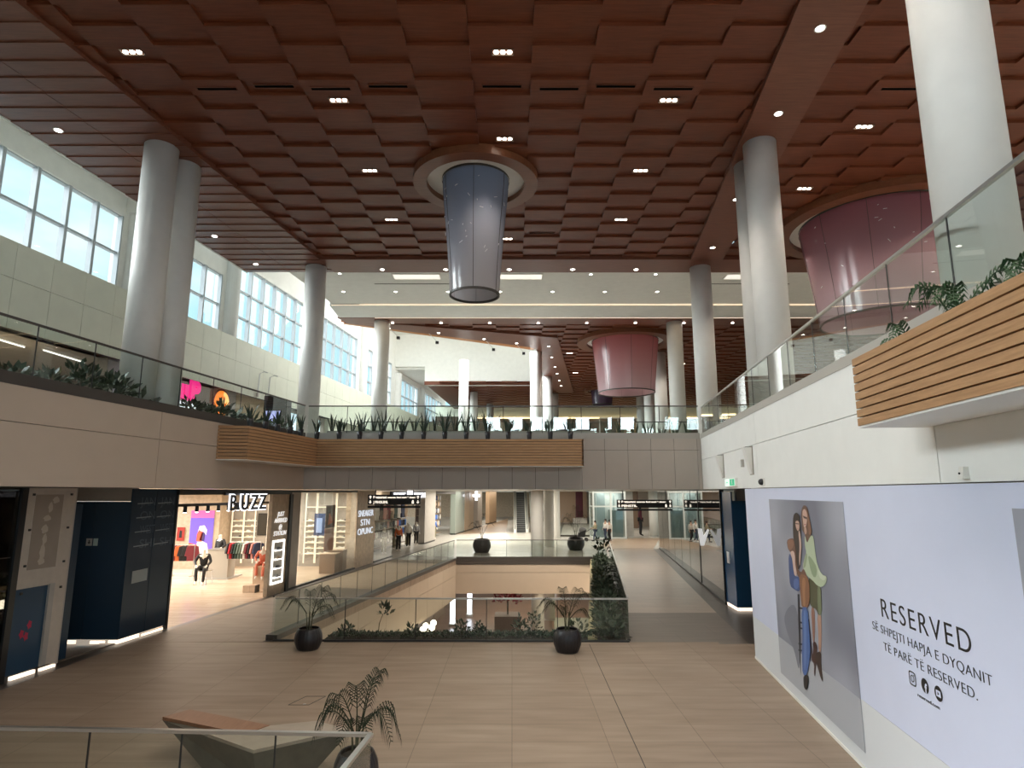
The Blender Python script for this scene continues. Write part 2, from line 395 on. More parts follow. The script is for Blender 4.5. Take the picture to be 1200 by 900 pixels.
# light well: white walls, roofs
WELL_TOP = 17.8
mb = MB().box(-7.6, 3.4, 53.0, 53.3, ZC - .05, WELL_TOP)
mb.box(-12.5, -7.6, 53.0, 53.3, 14.9, WELL_TOP)
mb.prism([(1.8, 37.5), (3.2, 52.9), (3.5, 52.9), (2.1, 37.5)], ZC + .36, WELL_TOP)
mb.box(wx(-12.75, 32), 2.4, 32.0, 32.3, ZC + .1, WELL_TOP)
struct(mb, 'wall_back', M['white'])
struct(MB().prism([(wx(-17.6, RY0), RY0), (wx(-14.4, RY0), RY0), (wx(-14.4, 25.1), 25.1), (wx(-17.6, 25.1), 25.1)], 15.0, 15.3)
       .wbox(-14.5, -14.44, RY0, 25.1, ZC - .02, 15.0)
       .prism([(wx(-17.6, 25.1), 25.1), (wx(-12.7, 25.1), 25.1), (wx(-12.7, 32), 32), (wx(-17.6, 32), 32)], WELL_TOP, WELL_TOP + .2)
       .wbox(-12.81, -12.75, 25.1, 32.3, ZC + .1, WELL_TOP)
       .prism([(wx(-14.4, 25.1), 25.1), (wx(-11.5, 25.1), 25.1), (wx(-11.5, 25.3), 25.3), (wx(-14.4, 25.3), 25.3)], ZC + .3, WELL_TOP)
       .prism([(wx(-17.6, 32), 32), (3.6, 32), (3.6, 35.5), (wx(-17.6, 35.5), 35.5)], WELL_TOP, WELL_TOP + .2)
       .prism([(-14, 48.5), (3.6, 48.5), (3.6, 53.3), (-14, 53.3)], WELL_TOP, WELL_TOP + .2)
       .prism([(-9.2, 35.5), (-8.2, 35.5), (-8.2, 48.5), (-9.2, 48.5)], WELL_TOP, WELL_TOP + .2)
       .prism([(wx(-17.6, 53.3), 53.3), (-7.4, 53.3), (-5.0, 72), (wx(-17.6, 72), 72)], 14.7, 14.9), 'ceiling', M['white'])
# transverse roof beams over the left gallery
mb = MB()
for yb in (5.4, 13.6, 21.9):
    mb.hexa([(wx(-17, yb - .45), yb - .45, 14.3), (wx(-14.46, yb - .45), yb - .45, 14.3), (wx(-14.46, yb + .45), yb + .45, 14.3), (wx(-17, yb + .45), yb + .45, 14.3)],
            [(wx(-17, yb - .45), yb - .45, 15.0), (wx(-14.46, yb - .45), yb - .45, 15.0), (wx(-14.46, yb + .45), yb + .45, 15.0), (wx(-17, yb + .45), yb + .45, 15.0)])
struct(mb, 'trim_2', M['white'])

# left clerestory wall: ivory panels below, windows above
def panels(mb, X0, ys, zs, th, gap=.014, mi=0, side=1):
    for a, b in zip(ys, ys[1:]):
        for c, d in zip(zs, zs[1:]):
            mb.wbox(X0 - th if side > 0 else X0, X0 if side > 0 else X0 + th, a + gap / 2, b - gap / 2, c + gap / 2, d - gap / 2, mi)
WINS = [(-3.0, 4.6, 14.1, 2), (6.3, 12.8, 14.1, 2), (14.4, 21.4, 14.1, 2), (22.7, 27.6, 14.1, 2), (28.9, 36.0, 15.2, 3), (37.7, 44.3, 15.2, 3), (46.3, 52.2, 15.0, 3), (55.0, 60.4, 14.2, 2), (62.2, 70.0, 14.2, 2)]
SILL = 11.24
mb = MB()
mb.wbox(-17.4, -16.56, RY0, 72, 8.8, SILL - .02, 1)
panels(mb, -16.5, [RY0 + 1.25 * i for i in range(65)], [8.7, 10.15, SILL], .05)
struct(mb, 'wall_left', [M['panel'], M['gap']])
mb = MB(); prev = RY0
for a, b, zt, n in WINS + [(72, 72, 14.1, 2)]:
    mb.wbox(-17.35, -17.0, prev, a, SILL, 17.8)
    if b > a: mb.wbox(-17.35, -17.0, a, b, zt, 17.8)
    prev = b
struct(mb, 'wall_left', M['white'])
frame_m = mat('window_frame_grey', (.42, .45, .47), .45)
for k, (a, b, zt, n) in enumerate(WINS):
    mb = MB()
    nm = max(3, round((b - a) / 1.25)); w = .11
    for i in range(nm + 1):
        t = a + (b - a) * i / nm
        mb.wbox(-17.2, -17.02, t - w / 2 if i else t, t + w / 2 if i < nm else t, SILL, zt)
    for j in range(n + 1):
        z = SILL + (zt - SILL) * j / n
        mb.wbox(-17.25, -17.08, a, b, z - .035, z + .035)
    o = struct(mb, 'window_%d' % (k + 1), frame_m)
    MB().wbox(-17.2, -17.185, a, b, SILL, zt).build('pane', M['wglass'], o)
mb = MB()
for yb in (5.4, 13.6, 22.05, 28.25, 36.85, 45.3, 53.6, 61.3):
    mb.cyl((wx(-16.98, yb), yb, 0), 0.42, SILL + .0, 17.6 if 25 < yb < 53 else 14.4, 24)
struct(mb, 'trim_3', M['colm'], smooth=False)

# galleries: slabs and panelled fascias
struct(MB().prism([(wx(-24, RY0), RY0), (wx(-10.56, RY0), RY0), (wx(-10.56, 22.8), 22.8), (wx(-10.56, 74), 74), (wx(-24, 74), 74)], ZF + .02, ZU), 'floor', M['floor_p'])
struct(MB().prism([(wx(-10.56, 22.82), 22.82), (wx(4.11, 22.82), 22.82), (wx(4.11, 74), 74), (wx(-10.56, 74), 74)], ZF + .02, ZU), 'floor', M['floor_p'])
struct(MB().prism([(wx(4.11, RY0), RY0), (27, RY0), (27, 74), (wx(4.11, 74), 74)], ZF + .02, ZU), 'floor', M['floor_p'])
mb = MB(); panels(mb, -10.45, [-8, 1, 8, 15.0, 22.7], [ZF, 5.36, 6.08], .1); struct(mb, 'wall_left', M['fascia'])
mb = MB(); panels(mb, 4.0, [-8, -1, 7.2, 15.1, 22.7], [ZF, 5.26, 6.06], .1, side=-1); struct(mb, 'wall_right', M['fascia_w'])
mb = MB()
xs = [-7.6 + .845 * i for i in range(18)]; xs = [x for x in xs if x < 6.85] + [6.9]
for a, b in zip(xs, xs[1:]):
    for c, d in ((ZF, 5.62), (5.62, 6.04)):
        mb.box(a + .007, b - .007, 22.7, 22.8, c + .006, d - .006)
struct(mb, 'wall_back', mat('greige_fascia_panel', (.46, .405, .35), .5, noise=.02, nscale=2))
struct(MB().box(-7.5, 6.85, 22.74, 22.82, ZF + .02, 6.02), 'trim_4', M['gap'])

# ground floor
VL0, VL1 = (-6.66, 18.25), (-3.45, 39.5)         # left edge of the floor opening
VR0, VR1 = (wx(-.15, 18.25), 18.25), (wx(.1, 39.5), 39.5)
SLN = -13.12                                      # line of the left shopfronts
def fl(poly, m, z0=-.3, z1=0.0, name='floor'): return struct(MB().prism(poly, z0, z1), name, m)
BL = lambda Y: wx(-12.54 - .084 * (Y - 13.94), Y)
fl([(BL(RY0), RY0), (7.6, RY0), (7.6, 17.98), (wx(3.4, 17.98), 17.98), (wx(3.4, 18.2), 18.2), (BL(18.2), 18.2)], M['floor'])
fl([(BL(18.2), 18.2), VL0, VL1, (wx(-12.72, 39.5), 39.5)], M['floor'])
fl([(wx(SLN, RY0), RY0), (BL(RY0), RY0), (BL(18.2), 18.2), (wx(-12.72, 39.5), 39.5), (wx(SLN, 39.5), 39.5)], M['floor_d'])
fl([(-30, RY0), (wx(SLN, RY0), RY0), (wx(SLN, 19.7), 19.7), (-30, 19.7)], M['floor_g'])
fl([(-30, 19.7), (wx(SLN, 19.7), 19.7), (wx(SLN, 39.5), 39.5), (-30, 39.5)], M['floor_s'])
fl([(wx(.9, 18.2), 18.2), (wx(3.4, 18.2), 18.2), (wx(3.4, 17.98), 17.98), (wx(4.2, 17.98), 17.98), (wx(4.2, 22.47), 22.47), (wx(.9, 22.47), 22.47)], M['floor_g'])
fl([(wx(.9, 22.47), 22.47), (wx(4.2, 22.47), 22.47), (wx(4.4, 47.2), 47.2), (wx(.9, 47.2), 47.2)], M['floor_l'])
fl([(wx(4.2, 17.98), 17.98), (20, 17.98), (20, 47.2), (wx(4.4, 47.2), 47.2), (wx(4.2, 22.47), 22.47)], M['floor_d'])
fl([(-30, 39.5), (wx(.9, 39.5), 39.5), (wx(.9, 47.2), 47.2), (40, 47.2), (40, 110), (-30, 110)], M['floor_p'])
fl([(5.9, 47.2), (wx(4.4, 47.2), 47.2), (13.5, 58), (9.5, 58)], M['floor_l'], 0.0, .006)
fl([(-12, 15), (16, 15), (16, 62), (-12, 62)], M['floor_lo'], -5.7, -5.4)
struct(MB().prism([(-12, 15), (16, 15), (16, 15.3), (-12, 15.3)], -5.4, -.3).box(-12, 16, 61.5, 62, -5.4, -.3).box(12.5, 13, 15, 62, -5.4, -.3), 'wall_front', M['conc'])
# fascias round the floor opening
mb = MB(); dv = Vector((VL1[0] - VL0[0], VL1[1] - VL0[1], 0)); L = dv.length; dv.normalize(); nv = Vector((-dv.y, dv.x, 0))
zz = [-2.3, -.95, -.27]
nseg = 7
for i in range(nseg):
    for c, d in zip(zz, zz[1:]):
        p = Vector((*VL0, 0)) + dv * (L * i / nseg + .008); q = Vector((*VL0, 0)) + dv * (L * (i + 1) / nseg - .008)
        r = nv * .12
        mb.hexa([(p.x, p.y, c + .008), (q.x, q.y, c + .008), (q.x + r.x, q.y + r.y, c + .008), (p.x + r.x, p.y + r.y, c + .008)],
                [(p.x, p.y, d - .008), (q.x, q.y, d - .008), (q.x + r.x, q.y + r.y, d - .008), (p.x + r.x, p.y + r.y, d - .008)])
for c, d in zip([-2.0, -.75, -.27], [-.75, -.27]):
    mb.box(VL1[0], VR1[0] + .1, 39.5, 39.62, c + .008, d - .008)
struct(mb, 'wall_front', mat('tan_fascia_panel', (.50, .41, .32), .5, noise=.02, nscale=2))
ev = nv * -.012
struct(MB().hexa([(VL0[0] - ev.x, VL0[1] - ev.y, -.26), (VL1[0] - ev.x, VL1[1] - ev.y, -.26), (VL1[0] - .3, VL1[1], -.26), (VL0[0] - .3, VL0[1], -.26)], [(VL0[0] - ev.x, VL0[1] - ev.y, .002), (VL1[0] - ev.x, VL1[1] - ev.y, .002), (VL1[0] - .3, VL1[1], .002), (VL0[0] - .3, VL0[1], .002)])
       .box(VL1[0], VR1[0] + .1, 39.46, 39.7, -.26, .002), 'trim_6', mat('brown_kerb', (.06, .05, .042), .55))
struct(MB().prism([(VL0[0] - .1, 18.25), (VL1[0] - .1, 39.6), (VL1[0] - 3, 39.6), (VL0[0] - 3, 18.25)], -2.3, -.3)
       .prism([(VL1[0] - 3, 39.6), (9, 39.6), (9, 60), (VL1[0] - 3, 60)], -2.0, -.3)
       .prism([(wx(-.1, 18.25), 18.25), (wx(.9, 18.25), 18.25), (wx(.9, 47.2), 47.2), (wx(-.1, 47.2), 47.2)], -.5, -.1)
       .box(-6.5, 3.2, 17.9, 19.1, -1.0, -.32), 'trim_5', M['conc'])

# ================================================================ COLUMNS
def column(x, y, r, z0, z1, label, group):
    mb = MB(); mb.cyl((x, y, 0), r, z0, z1 + .02, 40)
    o = empty('round_column', (x, y, z0), label, 'column', group); o['kind'] = 'thing'
    m2 = MB().cyl((0, 0, 0), r, 0, z1 - z0, 40).build('shaft', M['colm'], o, smooth=False)
    for p in m2.data.polygons: p.use_smooth = len(p.vertices) == 4
    b = MB().cyl((0, 0, 0), r + .012, 0, .12, 40).build('base_ring', M['kerb_l'], o)
    return o
LEFTCOL = [(15.45, 'front column of the touching pair on the left gallery, behind the glass'), (16.42, 'rear column of the touching pair on the left gallery'),
           (24.5, 'white column at the corner where the left gallery meets the bridge'), (32.7, 'white column on the bridge left of the blue lantern, before the bright well wall')]
for y, l in LEFTCOL: column(wx(-11.26 if y > 20 else -11.47, y), y, .42, ZU, ZC, l, 'left row of round columns')
RIGHTCOL = [(7.0, 'huge white column nearest the camera at the top right edge'), (15.27, 'front column of the touching pair on the right gallery'),
            (16.36, 'rear column of the touching pair on the right gallery, half hidden'), (24.56, 'white column at the inner corner of the right gallery and bridge'),
            (32.9, 'white column right of the far pink lantern, second from the corner column'), (40.6, 'white column partly behind the far pink lantern'), (48.8, 'small white column below the far pink lantern, right one'), (57.0, 'smallest white column below the far pink lantern, left one')]
for y, l in RIGHTCOL: column(wx(4.68, y), y, .42, ZU, ZC, l, 'right row of round columns')
MIDCOL = [(40.3, 'tall white column at the far edge of the floor opening, nearest of three'), (49.2, 'middle of three tall white columns beyond the floor opening'), (58.2, 'farthest of three tall white columns beyond the floor opening')]
for y, l in MIDCOL: column(wx(-3.42, y) - (.14 if y < 45 else .02), y, .40, -5.4, ZC, l, 'middle row of tall columns')
for x, y, zt, l in ((-3.65, 46.2, 14.0, 'pale column standing in the bright light well'), (-3.55, 57.1, ZC, 'white column behind the light well, left of the taller pair'), (-2.3, 64.9, ZC, 'farthest thin column under the distant walnut ceiling')):
    column(x, y, .36, ZU, zt, l, 'columns round the light well')
column(13.37, 59.8, .42, 0, ZF, 'white ground floor column between the two glass lifts', 'ground floor columns')

# ================================================================ GLASS RAILINGS
def railing(label, path, z0, z1, ztop_kerb, joints, kerbm, group='glass balustrades', cap=.05, kerbw=.16, capm=None, lean=0.0):
    """path of plan points; joints = panel length"""
    o = empty('glass_railing', (*path[0], z0), label, 'railing', group); o0 = Vector((*path[0], z0))
    kb, cb, gk = MB(), MB(), MB()
    for a, b in zip(path, path[1:]):
        p = Vector((*a, 0)) - Vector((*path[0], 0)); q = Vector((*b, 0)) - Vector((*path[0], 0)); d = (q - p); L = d.length; d.normalize(); n = Vector((-d.y, d.x, 0))
        if ztop_kerb > z0 + .005:
            kb.bar(p + Vector((0, 0, (ztop_kerb - z0) / 2)), q + Vector((0, 0, (ztop_kerb - z0) / 2)), kerbw, ztop_kerb - z0)
        cb.bar(p + Vector((0, 0, z1 - z0 - .02)), q + Vector((0, 0, z1 - z0 - .02)), cap, .04)
        m = max(1, round(L / joints))
        for i in range(m):
            u = p + d * (L * i / m + .008); v = p + d * (L * (i + 1) / m - .008); h = n * .009
            zb, zt = ztop_kerb - z0, z1 - z0 - .035
            g = MB().hexa([(*(u - h).xy, zb), (*(v - h).xy, zb), (*(v + h).xy, zb), (*(u + h).xy, zb)], [(*(u - h).xy, zt), (*(v - h).xy, zt), (*(v + h).xy, zt), (*(u + h).xy, zt)])
            g.build('glass_panel', M['rail'], o)
            if i: 
                w = p + d * (L * i / m); MB().bar(w + Vector((0, 0, zb)), w + Vector((0, 0, zt)), .011, .022, up=d).build('joint_strip', M['dark'], o)
    if kb.v: kb.build('kerb', kerbm, o)
    cb.build('handrail', capm or M['steel'], o)
    if gk.v: gk.build('joint_strip', M['dark'], o)
    return o
bronze = mat('dark_bronze_rail', (.10, .09, .08), .35, metal=.5)
railing('long glass railing along the left gallery edge', [(wx(-10.52, RY0), RY0), (wx(-10.52, 22.62), 22.62)], ZU - .02, 7.27, 6.25, 1.43, M['kerb'], capm=bronze)
railing('glass railing across the front of the bridge, behind the row of snake plants', [(wx(-10.5, 22.78) + .05, 22.78), (wx(4.02, 22.78) - .05, 22.78)], ZU - .02, 7.27, 6.25, 1.45, M['kerb_l'], capm=bronze)
railing('glass railing rising along the right gallery edge', [(wx(4.07, RY0), RY0), (wx(4.07, 22.62), 22.62)], ZU - .02, 7.2, 6.2, 1.47, M['kerb_l'])
railing('low glass railing on the near side of the floor opening between two palms', [(VL0[0] - .02, 18.3), (wx(.93, 18.28) - .01, 18.2)], 0, 1.17, .05, 2.0, M['dark'], kerbw=.08)
railing('glass railing down the left side of the floor opening', [(VL0[0] - .12, 18.42), (VL1[0] - .12, 39.45)], 0, 1.2, .14, 1.5, M['kerb'], kerbw=.34, capm=bronze)
railing('glass railing across the far side of the floor opening', [(VL1[0], 39.62), (wx(.9, 39.6) - .06, 39.62)], 0, 1.2, .18, 1.5, M['kerb'], kerbw=.2, capm=bronze)
railing('glass railing between the planting strip and the right walkway', [(wx(.93, 18.32), 18.32), (wx(.95, 39.5), 39.5)], 0, 1.17, .05, 1.6, M['dark'], kerbw=.08)
railing('glass railing with a mitred corner in the lower left foreground', [(-11.4, 9.09), (-6.76, 8.83), (-1.81, 8.6), (-1.94, 7.0)], 0, 1.06, .04, 1.12, M['steel'], cap=.07)
railing('distant glass railing round the second floor opening', [(8.0, 60), (4.4, 60), (6.8, 84)], 0, 1.2, .15, 1.5, M['kerb'], capm=bronze)
railing('second glass railing along the far edge of the bridge, catching pale blue reflections', [(-6.6, 27.6), (8.0, 27.6)], ZU, 7.22, 6.2, 1.45, M['kerb_l'], capm=bronze)

# ================================================================ TIMBER PLANTER BOXES
def slats(mb, p, q, z0, z1, n, depth):
    p = Vector((*p, 0)); q = Vector((*q, 0)); d = (q - p).normalized(); nn = Vector((-d.y, d.x, 0)) * depth
    h = (z1 - z0) / n
    for i in range(n):
        a, b = z0 + i * h + .012, z0 + (i + 1) * h - .006
        mb.hexa([(p.x, p.y, a), (q.x, q.y, a), (q.x + nn.x, q.y + nn.y, a), (p.x + nn.x, p.y + nn.y, a)], [(p.x, p.y, b), (q.x, q.y, b), (q.x + nn.x, q.y + nn.y, b), (p.x + nn.x, p.y + nn.y, b)])
def planter_box(label, outer, inner, z0, z1, n):
    """outer: plan points of the slatted face (open end to open end); inner: the same along the wall"""
    o = empty('planter_box', (*outer[0], z0), label, 'planter', 'oak slatted planter boxes'); off = Vector((*outer[0], z0))
    def loc(pts): return [(x - off.x, y - off.y) for x, y in pts]
    oc, ic = loc(outer), loc(inner); H = z1 - z0
    sl = MB()
    for a, b in zip(oc, oc[1:]): slats(sl, a, b, 0, H, n, .05)
    slats(sl, ic[0], oc[0], 0, H, n, .05); slats(sl, oc[-1], ic[-1], 0, H, n, .05)
    sl.build('slat_cladding', M['slat'], o)
    core = MB(); 
    def inset(pts, others, t): return [tuple(Vector(p) + (Vector(q) - Vector(p)) * t) for p, q in zip(pts, others)]
    oi = inset(oc, ic, .10)
    icc = [tuple(p) for p in ic]
    for e, nb in ((0, 1), (-1, -2)):
        d = (Vector(oc[nb]) - Vector(oc[e])).normalized() * .07
        oi[e] = tuple(Vector(oi[e]) + d); icc[e] = tuple(Vector(icc[e]) + d)
    for k in range(len(oi) - 1):
        core.prism([oi[k], oi[k + 1], icc[k + 1], icc[k]], .03, H - .05)
    core.build('trough', M['gap'], o)
    soil = MB()
    for k in range(len(oi) - 1): soil.prism([oi[k], oi[k + 1], icc[k + 1], icc[k]], H - .05, H - .02)
    soil.build('soil', M['soil'], o)
    und = MB()
    for k in range(len(oc) - 1): und.prism([inset(oc, ic, .02)[k], inset(oc, ic, .02)[k + 1], ic[k + 1], ic[k]], -.012, .012)
    und.build('underside', M['fascia_w'], o)
    return o
planter_box('long L-shaped oak slatted planter box wrapped round the corner of the bridge',
            [(wx(-9.66, 17.45), 17.45), (wx(-9.66, 21.9), 21.9), (2.52, 21.9)], [(wx(-10.44, 17.3), 17.3), (wx(-10.44, 22.68), 22.68), (2.52, 22.68)], 5.0, 5.96, 10)
planter_box('oak slatted planter box jutting from the right gallery wall',
            [(wx(3.2, -3), -3), (wx(3.2, 7.4), 7.4)][::-1], [(wx(3.98, -3), -3), (wx(3.98, 7.3), 7.3)][::-1], 4.87, 5.70, 8)

# ================================================================ LANTERNS
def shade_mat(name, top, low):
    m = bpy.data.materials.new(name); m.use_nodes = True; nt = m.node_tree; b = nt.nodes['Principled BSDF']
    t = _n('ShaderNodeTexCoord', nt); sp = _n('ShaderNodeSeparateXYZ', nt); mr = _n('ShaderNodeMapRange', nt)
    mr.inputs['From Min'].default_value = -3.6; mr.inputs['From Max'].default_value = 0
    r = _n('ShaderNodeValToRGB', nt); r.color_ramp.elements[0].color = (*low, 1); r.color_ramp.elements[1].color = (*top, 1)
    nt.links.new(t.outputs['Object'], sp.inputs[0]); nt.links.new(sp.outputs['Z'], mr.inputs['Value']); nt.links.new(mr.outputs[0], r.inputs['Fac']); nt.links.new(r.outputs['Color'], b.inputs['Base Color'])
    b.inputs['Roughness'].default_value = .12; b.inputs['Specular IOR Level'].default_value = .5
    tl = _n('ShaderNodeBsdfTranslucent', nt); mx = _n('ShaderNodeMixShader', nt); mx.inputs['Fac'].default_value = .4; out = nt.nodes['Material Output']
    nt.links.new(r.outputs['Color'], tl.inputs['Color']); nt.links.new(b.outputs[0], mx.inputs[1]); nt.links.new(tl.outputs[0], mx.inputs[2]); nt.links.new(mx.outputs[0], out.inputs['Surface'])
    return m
def lantern(name_label, x, y, rt, rb, h, ro, ri, top, low, group='fabric lanterns hung from the walnut ceiling', flecks=0, panels_n=8):
    o = empty('pendant_lantern', (x, y, ZC), name_label, 'lamp', group)
    MB().lathe([(ri, .12), (ri, -.12), (ro, -.12), (ro, .15)], n=64).build('ceiling_ring', M['cedar_dark'], o, smooth=False)
    MB().lathe([(rt - .05, .05), (ri + .02, .05)], n=64).build('white_recess', M['white'], o)
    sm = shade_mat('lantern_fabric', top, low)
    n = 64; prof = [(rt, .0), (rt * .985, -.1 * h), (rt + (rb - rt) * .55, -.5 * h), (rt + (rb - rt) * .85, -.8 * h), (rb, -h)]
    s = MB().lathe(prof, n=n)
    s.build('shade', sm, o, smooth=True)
    MB().lathe([(rb + .012, -h - .03), (rb + .012, -h + .03), (rb - .04, -h + .03), (rb - .04, -h - .03), (rb + .012, -h - .03)], n=n).build('bottom_hoop', M['kerb'], o)
    MB().lathe([(rt + .02, -.02), (rt + .02, .06)], n=n).build('top_hoop', M['kerb'], o)
    se = MB()
    for k in range(panels_n):
        t = 2 * PI * (k + .5) / panels_n - PI / 2 - PI / panels_n
        se.tube([(math.cos(t) * (r + .004), math.sin(t) * (r + .004), z) for r, z in prof], .008, 4)
    se.build('seam', M['kerb'], o)
    if flecks:
        f = MB()
        for k in range(flecks):
            t = random.uniform(-PI, 0); u = random.uniform(.05, .7)
            r = rt + (rb - rt) * u * 1.02 + .012; p = Vector((math.cos(t) * r, math.sin(t) * r, -h * u)); l = random.uniform(.04, .12); aa = random.uniform(0, PI)
            tv = Vector((-math.sin(t), math.cos(t), 0))
            e = tv * math.cos(aa) * l + Vector((0, 0, 1)) * math.sin(aa) * l
            f.bar(p - e / 2, p + e / 2, .014)
        f.build('silver_fleck', mat('silver_fleck', (.8, .8, .8), .3), o)
    return o
M['cedar_dark'] = wood('walnut_ring', (.15, .052, .024), (.20, .075, .034), (1, 14, 14), .35, .4)
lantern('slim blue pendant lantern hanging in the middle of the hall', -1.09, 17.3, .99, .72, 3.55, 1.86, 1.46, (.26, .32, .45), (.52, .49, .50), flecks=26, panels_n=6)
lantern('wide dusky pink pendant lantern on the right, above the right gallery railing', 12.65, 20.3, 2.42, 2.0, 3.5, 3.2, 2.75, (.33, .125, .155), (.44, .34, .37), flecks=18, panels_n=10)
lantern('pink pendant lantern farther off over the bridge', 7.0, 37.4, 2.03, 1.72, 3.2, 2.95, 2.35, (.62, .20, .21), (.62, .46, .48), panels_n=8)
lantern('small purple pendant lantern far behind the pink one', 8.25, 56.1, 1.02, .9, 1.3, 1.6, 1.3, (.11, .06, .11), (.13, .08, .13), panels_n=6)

# ================================================================ CEILING LIGHTS AND VENTS
SPOT_W = 250.0
def trio(x, y, label, z=ZC + .10, lamp=True):
    o = empty('ceiling_light', (x, y, z), label, 'ceiling light', 'recessed three-lamp ceiling lights')
    fr = MB()
    for a, b, c, d in ((-.24, .24, -.10, -.085), (-.24, .24, .085, .10), (-.24, -.225, -.1, .1), (.225, .24, -.1, .1)): fr.box(a, b, c, d, -.015, .03)
    fr.box(-.24, .24, -.1, .1, .02, .03).build('housing', M['dark_housing'], o)
    for k in (-1, 0, 1): MB().cyl((.145 * k, 0, 0), .056, -.012, .018, 16).build('lens', M['lens'], o)
    if lamp and x > -6: spot(o, (0, 0, -.06), SPOT_W * (.55 if x < -2 else 1.15))
    return o
def zrow(x, y): return ZC + (.10 if (math.floor((x - .43) / CW) + math.floor((y - 11.66) / CL)) % 2 == 0 else .165)
rows = {}
for m_ in range(-9, 8):
    y = 11.94 + 1.6667 * m_
    if y > 22.6: continue
    odd = m_ % 2
    for k in range(-4, 6):
        x = (-.2 if not odd else -.2 + 4.0) + 8.0 * (k - 1)
        if wx(-9.95, y) < x < wx(4.0, y): rows.setdefault(m_, []).append((x, y))
        if m_ > -8 and wx(5.9, y - .55) < x + 1.35 < 26 and y < 20.4: rows.setdefault(m_, []).append((x + 1.35, y + 2.77))
for m_ in sorted(rows):
    for i, (x, y) in enumerate(sorted(set(rows[m_]))):
        side = 'over the hall' if x < wx(4.1, y) else 'over the right gallery'
        trio(x, y, 'triple ceiling light %s, %s row from far edge, %s from left' % (side, ORD[max(1, 7 - m_)], ORD[i + 1]), zrow(x, y))
for i, (x, y) in enumerate([(1.55, 36.2), (3.9, 41.0), (4.4, 44.5), (5.0, 48.0), (10.6, 38.2), (12.5, 44.5), (9.0, 52.0), (14.5, 36.0)]):
    trio(x, y, 'small three-lamp light in the far walnut ceiling, %s by distance' % ORD[i + 1], zrow(x, y), lamp=i in (1, 4))
def downlight(x, y, z, label, group, lamp=0, r=.085):
    o = empty('downlight', (x, y, z), label, 'downlight', group)
    MB().lathe([(r, -.004), (r + .03, -.012), (r + .03, .01), (r, .01)], n=20).build('trim_ring', M['white'], o)
    MB().cyl((0, 0, 0), r, -.006, .012, 20).build('lens', M['lensw'], o)
    if lamp: spot(o, (0, 0, -.05), lamp, 100)
for i, y in enumerate((-1.5, 3.5, 8.6, 14.6, 21.3, 24.1)): downlight(wx(-13.56, y), y, ZC - .01, 'round downlight in the left gallery soffit, %s from the far end' % ORD[6 - i], 'downlights over the left gallery', 30)
for i, y in enumerate((2.5, 5.3, 8.2, 11.05, 13.9, 18.45, 22.4)): downlight(wx(4.79, y), y, ZC, 'downlight in the plain right beam, %s from the far end' % ORD[7 - i], 'downlights in the right beam', 30 if i % 2 else 0)
for i in range(11): downlight(-8.1 + 2.66 * i, 24.75, ZC, 'downlight in the walnut strip ending the main ceiling, %s from the left' % ORD[i + 1], 'downlights in the edge strip', 60 if i % 2 else 0)
for i in range(11): downlight(-7.9 + 2.45 * i, 27.85, ZC + .06, 'downlight in the white dropped ceiling, %s from the left' % ORD[i + 1], 'downlights in the white dropped ceiling', 120 if i % 2 == 0 else 0, .07)
for i, (x, y) in enumerate([(-7.4, 25.4), (3.4, 25.5), (6.2, 25.5)]): downlight(x, y, ZC + .06, 'small downlight along the near edge of the white ceiling, %s from the left' % ORD[i + 1], 'downlights in the white dropped ceiling', 0, .06)
for i in range(11): downlight(-9.2 + 2.66 * i if i else -9.3, 32.85, ZC - .06, 'downlight along the front edge of the far walnut ceiling, %s from the left' % ORD[i + 1], 'downlights in the far walnut edge', 0, .075)
for i, (x, y) in enumerate([(-7.0, 34.15), (-4.3, 35.25), (-1.7, 36.7), (.3, 37.8)]): downlight(x, y, ZC, 'downlight on the slanting edge of the light well, %s from the left' % ORD[i + 1], 'downlights on the slanting edge', 0, .08)
for i, (x, y) in enumerate([(2.35, 38.65), (2.75, 41.9), (3.2, 45.2), (3.55, 47.9), (3.95, 50.9), (4.3, 53.5)]): downlight(x, y, ZC, 'downlight in the plain strip right of the light well, %s from the front' % ORD[i + 1], 'downlights beside the light well', 0, .08)
# slot vents
slot_xs = [-6.9, -5.57, -4.24, -2.9, -.235, 1.1, 2.43, 3.77]
def vent(x, y, label):
    o = empty('slot_vent', (x, y, zrow(x, y) - .002), label, 'air vent', 'slot vents in the walnut ceiling')
    MB().box(-.45, .45, -.045, .045, -.008, .004).build('slot', mat('vent_black', (.003, .003, .003), 1.0, spec=0.0), o)
    MB().box(-.47, .47, -.06, -.045, -.012, .004).box(-.47, .47, .045, .06, -.012, .004).build('frame', M['ceil_plain'], o)
for i, x in enumerate(slot_xs): vent(x, 13.08, 'black slot vent in the walnut ceiling, near row, %s from the left' % ORD[i + 1])
for i, x in enumerate((9.1, 10.43)): vent(x, 13.08, 'black slot vent over the right gallery, %s of two' % ORD[i + 1])
for i, x in enumerate((-1.57, 1.1)): vent(x, 21.4, 'black slot vent in the far row beside the blue lantern, %s of two' % ORD[i + 1])
